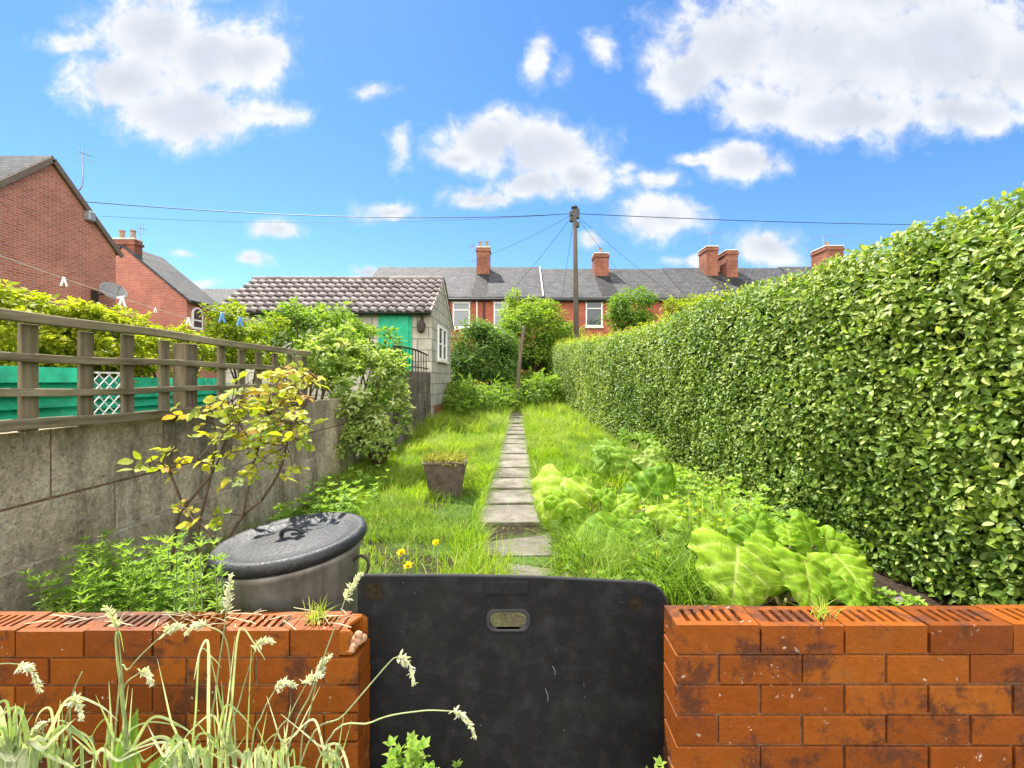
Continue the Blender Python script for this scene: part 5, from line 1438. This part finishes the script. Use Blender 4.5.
# grass -------------------------------------------------------------
def lawn():
    L = []
    def field(n, xa, xb, ya, yb, h0, w0, keepf, tint0, seg=3, leanm=.7):
        y = rng.uniform(ya, yb, n); x = rng.uniform(0, 1, n) * (xb(y) - xa(y)) + xa(y)
        p = np.stack([x, y], -1); cl = vnoise(p, 1.7, 61); cl2 = vnoise(p, 5, 62)
        k = keepf(x, y, cl, cl2, rng.random(n)); x, y, cl, cl2 = x[k], y[k], cl[k], cl2[k]; n = len(x)
        # clumps swirl together
        ang = vnoise(np.stack([x, y], -1), 2.6, 63) * 12 + rng.normal(0, .8, n)
        h = h0 * (.35 + .9 * cl + .35 * cl2) * rng.uniform(.5, 1.25, n)
        base = np.stack([x, y, gz(x, y) - .01], -1)
        tv = np.clip(tint0 + .35 * (cl - .5) + .16 * rng.normal(size=n) + .40 * (rng.random(n) < .09) - .12 * (cl2 - .5), 0, 1)
        L.append(blade_arrays(base, h, w0 * rng.uniform(.6, 1.3, n), np.clip(rng.normal(leanm, .3, n), .1, 1.5), ang, tv, seg))
    onpath = lambda x, y, m: np.abs(x + .08 - .10 * sstep(2.9, 3.3, y) * (1 - sstep(3.4, 4.2, y))) < m
    bare = lambda x, y: vnoise(np.stack([x, y], -1), 1.5, 71) < (.41 - .14 * sstep(4, 7, y))
    c_ = lambda v: (lambda y: np.full_like(y, v))
    # left lawn near, far; right of path
    field(23000, c_(-2.38), c_(-.26), 2.55, 5.2, .17, .0055, lambda x, y, a, b, r: (~onpath(x, y, .33)) & ~((bare(x, y) & (r < .85))) & ~((np.hypot(x + .85, y - 5.15) < .22)) & (np.hypot(x + .85, y - 1.66) > .3), .52)
    field(27000, c_(-2.38), c_(-.26), 5.2, 10, .24, .008, lambda x, y, a, b, r: ~onpath(x, y, .25 + .08 * a) & (np.hypot(x + .85, y - 5.2) > .22), .60)
    field(24000, c_(-2.5), lambda y: hx(y), 10, 20, .40, .014, lambda x, y, a, b, r: (~onpath(x, y, .20 + .08 * b) | (y > 14.6)), .62)
    field(26000, c_(.20), lambda y: hx(y) - .0, 4.6, 10, .24, .008, lambda x, y, a, b, r: ~onpath(x, y, .25 + .08 * a) & ((x < .95) | (y > 6.6) | (r < .45)), .58)
    field(9000, c_(.22), c_(2.2), 2.2, 4.8, .26, .006, lambda x, y, a, b, r: ~onpath(x, y, .33) & (a > .55) & (np.hypot(x - 1.6, y - 2.5) > .8) & (np.hypot(x - .72, y - 3.7) > .62), .55, 3, .8)
    # path edges and joints
    n = 5200; y = rng.uniform(2.1, 14.5, n); s = np.where(rng.random(n) < .5, -1, 1)
    x = -.08 + s * (.325 + rng.normal(0, .025, n)) + .10 * sstep(2.9, 3.3, y) * (1 - sstep(3.4, 4.2, y))
    L.append(blade_arrays(np.stack([x, y, gz(x, y)], -1), rng.uniform(.08, .26, n), np.full(n, .006), np.clip(rng.normal(.8, .3, n), .2, 1.5), np.where(s > 0, math.pi, 0) + rng.normal(0, 1.0, n), np.clip(rng.normal(.55, .15, n), 0, 1)))
    for x0, y0 in SLABS:
        n = 16; x = x0 + rng.uniform(-.3, .3, n); y = y0 + .31 + rng.normal(0, .01, n)
        L.append(blade_arrays(np.stack([x, y, gz(x, y)], -1), rng.uniform(.03, .10, n), np.full(n, .005), rng.uniform(.3, 1.2, n), rng.uniform(0, 6.28, n), np.clip(rng.normal(.5, .15, n), 0, 1)))
    V, lo, st, ti = join_arrays(L)
    tag(np_mesh('grass', V, lo, st, M['grass'], None, ti), kind='stuff')
lawn()

def tuft(label, x, y, n, h, w, lean, tint0, mat='grass', rad=.10, name='grass_tuft', zoff=0, seg=5, angc=None):
    z = (zoff - .115 if zoff else float(gz(x, y))) if zoff < .8 else .726; root = empty(name, (x, y, z), label, 'grass tuft')
    an = rng.uniform(0, 6.28, n) if angc is None else rng.normal(angc, .7, n)
    bx = x + rng.normal(0, rad, n); by = y + rng.normal(0, rad, n)
    bz = np.full(n, z) if zoff else gz(bx, by)
    V, lo, st, ti = blade_arrays(np.stack([bx, by, bz - .005], -1), h * rng.uniform(.5, 1.15, n), w * rng.uniform(.7, 1.2, n), np.clip(rng.normal(lean, .35, n), .1, 1.6), an, np.clip(rng.normal(tint0, .16, n), 0, 1), seg)
    np_mesh('blades', V, lo, st, M[mat], root, ti)
    return root
tuft('long drooping tuft of grass at the left foot of the biggest rhubarb', 1.02, 2.62, 260, .50, .007, .95, .35)
tuft('long grass tuft drooping over the edge of the path below the pale rhubarb', .46, 3.15, 240, .42, .007, 1.0, .38)
tuft('yellow green grass tuft on the soil behind the top of the black board', -.27, 2.95, 420, .27, .006, .5, .72, rad=.13)
tuft('fine feathery grass tuft standing tall between rhubarb and hedge', 1.55, 3.3, 200, .62, .005, .5, .72, rad=.12)
tuft('blue green tuft of long arching grass between the pale and the biggest rhubarb', 1.02, 3.0, 260, .44, .007, .95, .30, rad=.14)
tuft('brown dead grass tuft on bare earth between path and pale rhubarb', .52, 2.95, 160, .14, .005, 1.1, .98, rad=.12)
tuft('yellowish tuft of fine grass with the buttercups', 1.45, 3.9, 300, .46, .005, .7, .78, rad=.2)
tuft('fresh grass tuft beside the middle slabs on the right of the path', .48, 5.4, 260, .34, .008, .9, .5, rad=.16)
tuft('small yellow grass tuft rooted on top of the right brick wall', .80, 1.165, 46, .055, .0028, .6, .85, rad=.014, zoff=.94)
tuft('small yellow grass tuft rooted on top of the left brick wall near its broken end', -.60, 1.30, 70, .075, .003, .6, .85, rad=.014, zoff=.75)

# flowers -------------------------------------------------------------
def flower(px, py, y, r, label, name='dandelion', group='yellow flowers'):
    p = at(px, py, y); z = float(gz(p[0], y)); root = empty(name, (p[0], y, z), label, 'flower', group)
    s = MB(); s.tube(curve([(p[0] + rng.normal(0, .02), y + rng.normal(0, .02), z - .01), (p[0] + .006, y, (z + p[2])/2), p], 4), .0022, 5); s.build('stem', M['stalk'], root)
    n = 44 if r > .014 else 7
    d = unit(np.array([0, -.55, .8])); L = []
    an = rng.uniform(0, 6.28, n); el = rng.uniform(.0, 1.2, n)
    a = unit(np.cross(d, [1, 0, 0])); b = np.cross(d, a)
    ax = np.cos(an)[:, None] * a * np.cos(el)[:, None] + np.sin(an)[:, None] * b * np.cos(el)[:, None] + d * np.sin(el)[:, None]
    V, lo, st, ti = leaf_arrays(np.repeat(p[None], n, 0), ax, np.repeat(d[None], n, 0) + .01 * rng.normal(size=(n, 3)), np.full(n, r), np.full(n, r * (.36 if n > 20 else .9)), np.full(n, .5), 'coarse')
    np_mesh('petals', V, lo, st, M['yellow'], root, ti)
GD = 'dandelions in the lawn behind the black board'
flower(401, 553, 2.45, .026, 'yellow dandelion left of the other two, nearest the dustbin', group=GD)
flower(408, 566, 2.38, .027, 'lowest yellow dandelion, just above the edge of the black board', group=GD)
flower(436, 543, 2.6, .024, 'yellow dandelion furthest right of the three above the board', group=GD)
GB = 'buttercups among the weeds by the rhubarb'
for px, py, y in ((688,504,3.5),(700,510,3.4),(712,498,3.6),(720,520,3.2),(725,528,3.1),(735,506,3.5),(752,512,3.3),(668,500,3.8),(694,492,3.8),(706,486,3.9),(745,522,3.15),(765,508,3.4),(640,508,3.7),(682,514,3.5)):
    flower(px, py, y, .0125, 'tiny yellow buttercup among the tangled weeds by the rhubarb', 'buttercup', GB)

# planter -------------------------------------------------------------
def planter():
    c = at(446, 495, 5.15); c[2] = 0
    root = empty('planter', c, 'square tapered brown planter topped with mossy stonecrop on the lawn', 'planter')
    b = MB(); n = 4
    def ring(w, z): return [(c[0] + sx * w, c[1] + sy * w, z) for sx, sy in ((-1,-1),(1,-1),(1,1),(-1,1))]
    V = ring(.165, -.03) + ring(.235, .40) + ring(.242, .40) + ring(.242, .425) + ring(.205, .425) + ring(.20, .36)
    Mz = Matrix.Translation(c) @ Matrix.Rotation(.12, 4, 'Z') @ Matrix.Translation(-Vector(c))
    V = [tuple(Mz @ Vector(v)) for v in V]
    b.add(V, [(j*4 + i, j*4 + (i+1) % 4, (j+1)*4 + (i+1) % 4, (j+1)*4 + i) for j in range(5) for i in range(4)] + [(20, 21, 22, 23)])
    b.build('pot', M['pot'], root, bevel=.006)
    n = 1500; x = c[0] + rng.uniform(-.25, .25, n); y = c[1] + rng.uniform(-.25, .25, n)
    z = .40 + .05 * rng.random(n) + .03 * vnoise(np.stack([x, y], -1), 9, 3); e_ = np.maximum(np.abs(x - c[0]), np.abs(y - c[1])) > .225; z = np.where(e_, z - .035, z)
    V, lo, st, ti = leaf_arrays(np.stack([x, y, z], -1), rdir(n) + [0, 0, .8], rdir(n), np.full(n, .026), np.full(n, .017), np.clip(rng.normal(.6, .25, n), 0, 1), 'coarse')
    np_mesh('stonecrop', V, lo, st, M['moss'], root, ti)
    n = 50; a = rng.uniform(0, 6.28, n)
    V, lo, st, ti = blade_arrays(np.stack([c[0] + rng.uniform(-.2,.2,n), c[1] + rng.uniform(-.2,.2,n), np.full(n, .42)], -1), rng.uniform(.08, .2, n), np.full(n, .005), rng.uniform(.2, 1, n), a, rng.uniform(.4, 1, n), 4)
    np_mesh('grass_blades', V, lo, st, M['grass'], root, ti)
planter()
# debris on the soil
for i, (px, py, y, r, lab) in enumerate(((642,470,4.8,.10,'grey stone on the soil left of the single pale rhubarb leaf'), (905,594,2.6,.06,'mossy stone under the hedge by the right wall'), (690,470,4.9,.08,'grey stone on the soil below the hedge'))):
    p = at(px, py, y); b = MB(); b.ico((p[0], y, float(gz(p[0], y)) + r * .3), r, 3, .3, (1.3, 1, .6)); tag(b.build('stone', M['slab'], smooth=True), lab, 'stone')

# long grasses in front of the brick wall --------------------------------
def seedhead(L, base, direction, ln, droop, n=120, size=.0145):
    d = unit(direction); pts = []
    p = np.array(base, float); v = d.copy()
    st = ln / 14
    for i in range(15):
        pts.append(p.copy()); v = unit(v + np.array([0, 0, -droop / 14])); p = p + v * st
    pts = np.array(pts)
    k = rng.integers(0, 14, n); t = rng.random(n)[:, None]
    pos = pts[k] * (1 - t) + pts[k + 1] * t
    ax = unit(pts[k + 1] - pts[k]) + .55 * rng.normal(size=(n, 3)) + np.array([0, 0, -.25])
    s = size * rng.uniform(.7, 1.3, n) * (1.1 - .5 * k / 14)
    L.append(leaf_arrays(pos, ax, rdir(n), s, s * .30, np.clip(rng.normal(.97, .1, n), 0, 1), 'coarse'))
    return pts
def ribbon(L, pts, w, tv):
    pts = np.array(pts); n = len(pts); d = unit(np.gradient(pts, axis=0)); sd = unit(np.cross(d, np.array([.2, -1, .3])))
    t = np.linspace(0, 1, n); ww = w * np.minimum(1, .5 + 2 * t) * (1 - t ** 2.2) + .0006
    fold = unit(np.cross(sd, d)) * (ww * .22)[:, None]
    V = np.stack([pts - sd * ww[:, None] / 2 + fold, pts, pts + sd * ww[:, None] / 2 + fold], 1).reshape(-1, 3)
    i = np.arange(n - 1)
    Qd = np.concatenate([np.stack([3*i + a, 3*i + a + 1, 3*i + a + 4, 3*i + a + 3], -1) for a in (0, 1)])
    L.append((V, Qd.ravel(), np.arange(len(Qd)) * 4, np.clip(np.full(3 * n, tv) + .15 * np.repeat(t, 3), 0, 1)))
def grass_plant(label, stalks, blades, y, name='seeding_grass', wb=.009, seed=1):
    global rng
    keep = rng; rng = np.random.default_rng(seed)
    a0 = at(*(stalks or blades)[0][0][0], y); root = empty(name, (a0[0], y, -.22), label, 'grass plant', 'long grasses in front of the brick walls')
    b = MB(); L = []; Lb = []
    for pts, dr, ln in stalks:
        dz = rng.normal(0, .03)
        P = [at(px, py, y + dz * i / len(pts)) for i, (px, py) in enumerate(pts)]
        low = P[0].copy(); low[2] = -.22; low[0] += rng.normal(0, .02) + (P[0] - P[1])[0] * 1.2
        q = curve([low] + P, 7); b.tube(q, list(np.linspace(.0024, .0012, len(q))), 5, rng.uniform(.5, 1.0))
        if ln: 
            h = seedhead(L, P[-1], P[-1] - q[-4], ln, dr); b.tube(list(h), .0009, 4, .8)
    for pts, w in blades:
        dz = rng.normal(0, .05)
        P = [at(px, py, y + dz * i / len(pts)) for i, (px, py) in enumerate(pts)]
        low = P[0].copy(); low[2] = -.22; low[0] += (P[0] - P[1])[0] * .9
        ribbon(Lb, curve([low] + P, 8), w * .72, rng.uniform(.15, .75))
    if stalks: b.build('stalks', M['stalk'], root)
    if L: V, lo, st, ti = join_arrays(L); np_mesh('seed_heads', V, lo, st, M['pale'], root, ti)
    if Lb: V, lo, st, ti = join_arrays(Lb); np_mesh('blades', V, lo, st, M['pale'], root, ti)
    rng = keep
def rb(cx, n, spread, hmin, hmax, w, seed):
    r = np.random.default_rng(seed); out = []
    for _ in range(n):
        x0 = cx + r.normal(0, spread * .45); top = 768 - r.uniform(hmin, hmax); dx = r.normal(0, spread)
        fold = r.random() < .34
        pts = [(x0, 775), (x0 + dx * .35, (775 + top) / 2), (x0 + dx * .75, top)]
        if fold: pts += [(x0 + dx * 1.15 + np.sign(dx) * 8, top + r.uniform(2, 14)), (x0 + dx * 1.4 + np.sign(dx) * 14, top + r.uniform(14, 40))]
        out.append((pts, w * r.uniform(.6, 1.3)))
    return out
grass_plant('grass plant whose two seed stalks arch across the black board', [([(300,765),(345,714),(388,664),(397,657)], 3.2, .075), ([(318,762),(372,722),(420,711),(452,711)], 2.0, .085)], rb(330, 9, 34, 10, 55, .008, 1), 1.0, seed=61)
grass_plant('tall grass plant with bunched seed heads before the left end of the gate gap', [([(268,768),(290,715),(306,684)], 1.2, .05), ([(285,768),(312,690),(330,640),(345,600)], .8, .07), ([(250,768),(262,715),(275,690)], 2.2, .05), ([(300,768),(308,720),(318,676)], 1.5, .05)], rb(285, 8, 30, 10, 90, .007, 2), 1.03, seed=62)
grass_plant('tallest grass plant in the middle of the left brick wall, stems above its top', [([(210,768),(216,690),(224,630),(226,612)], .6, .08), ([(236,768),(232,700),(226,640),(206,625)], 1.5, .06), ([(228,768),(240,700),(255,650)], 2.5, .05)], rb(225, 15, 34, 30, 140, .008, 3), 1.02, seed=63)
grass_plant('grass plant with a bent knot of leaves left of the wall middle', [([(128,768),(124,700),(119,640),(117,628)], 1.0, .07), ([(125,740),(123,690),(140,672)], 3.2, .045), ([(118,700),(130,668),(165,632)], .9, .05)], [([(128,772),(122,700),(116,640),(120,632),(124,652)], .009), ([(132,772),(128,735),(150,722),(185,727)], .008)] + rb(125, 10, 30, 10, 90, .010, 4), 1.04, seed=64)
grass_plant('grass plant with curled pale heads near the left edge', [([(60,768),(66,720),(72,702)], 3.4, .06), ([(72,768),(70,710),(74,690),(82,672)], .8, .0), ([(95,768),(85,740),(65,722),(48,722)], 1.2, .05)], rb(70, 12, 34, 8, 70, .011, 5), 1.0, seed=65)
grass_plant('grass plant entering from the left edge with one drooping pale seed head', [([(-60,700),(-30,672),(0,664),(18,664)], 2.3, .085)], rb(-20, 6, 30, 20, 90, .011, 6), 1.0, seed=66)
grass_plant('thick mass of broad pale blades in the bottom left corner', [], rb(15, 46, 36, 8, 72, .016, 7) , .93, name='broad_grass', seed=67)
grass_plant('low spread of pale blades under the middle of the left brick wall', [], rb(190, 24, 24, -6, 46, .010, 8) + rb(260, 12, 22, -10, 26, .009, 9), .98, name='broad_grass', seed=68)
# dock leaves among them
def dock():
    root = empty('dock_plant', at(125, 800, 1.0), 'broad leaved dock with two oval green leaves at the foot of the left wall', 'dock')
    for tip, w, b_ in (((132, 712), .055, (126, 790)), ((165, 752), .07, (150, 800))):
        a, e_ = at(*b_, 1.02), at(*tip, 1.06); L = []
        V, lo, st, ti = leaf_arrays(np.array([a]), np.array([e_ - a]), np.array([[.15, -1, .35]]), np.array([np.linalg.norm(e_ - a)]), np.array([w]), np.array([.6]), 'fine')
        np_mesh('leaf', V, lo, st, M['weed'], root, ti)
dock()
# dry stalks and litter lying over the left wall top
def litter():
    b = MB(); root = empty('dry_grass', (-.7, 1.3, .64), 'dry straw stalks lying across the top of the left brick wall', 'dry grass', kind='stuff')
    for k in range(46):
        x = rng.uniform(-1.05, -.50) if k < 34 else rng.uniform(-1.9, -1.0); y = rng.uniform(1.26, 1.345); a = rng.uniform(0, 3.14); ln = rng.uniform(.03, .13)
        p = np.array([x, y, .640 + rng.uniform(0, .006)]); d = np.array([math.cos(a), .35 * math.sin(a), rng.uniform(-.02, .12)]) * ln
        b.tube([p - d / 2 + [0, 0, .001], p + [0, 0, .004], p + d / 2 + [0, 0, .002]], [.0011, .0013, .0007], 4)
    b.build('straws', M['straw'], root)
litter()
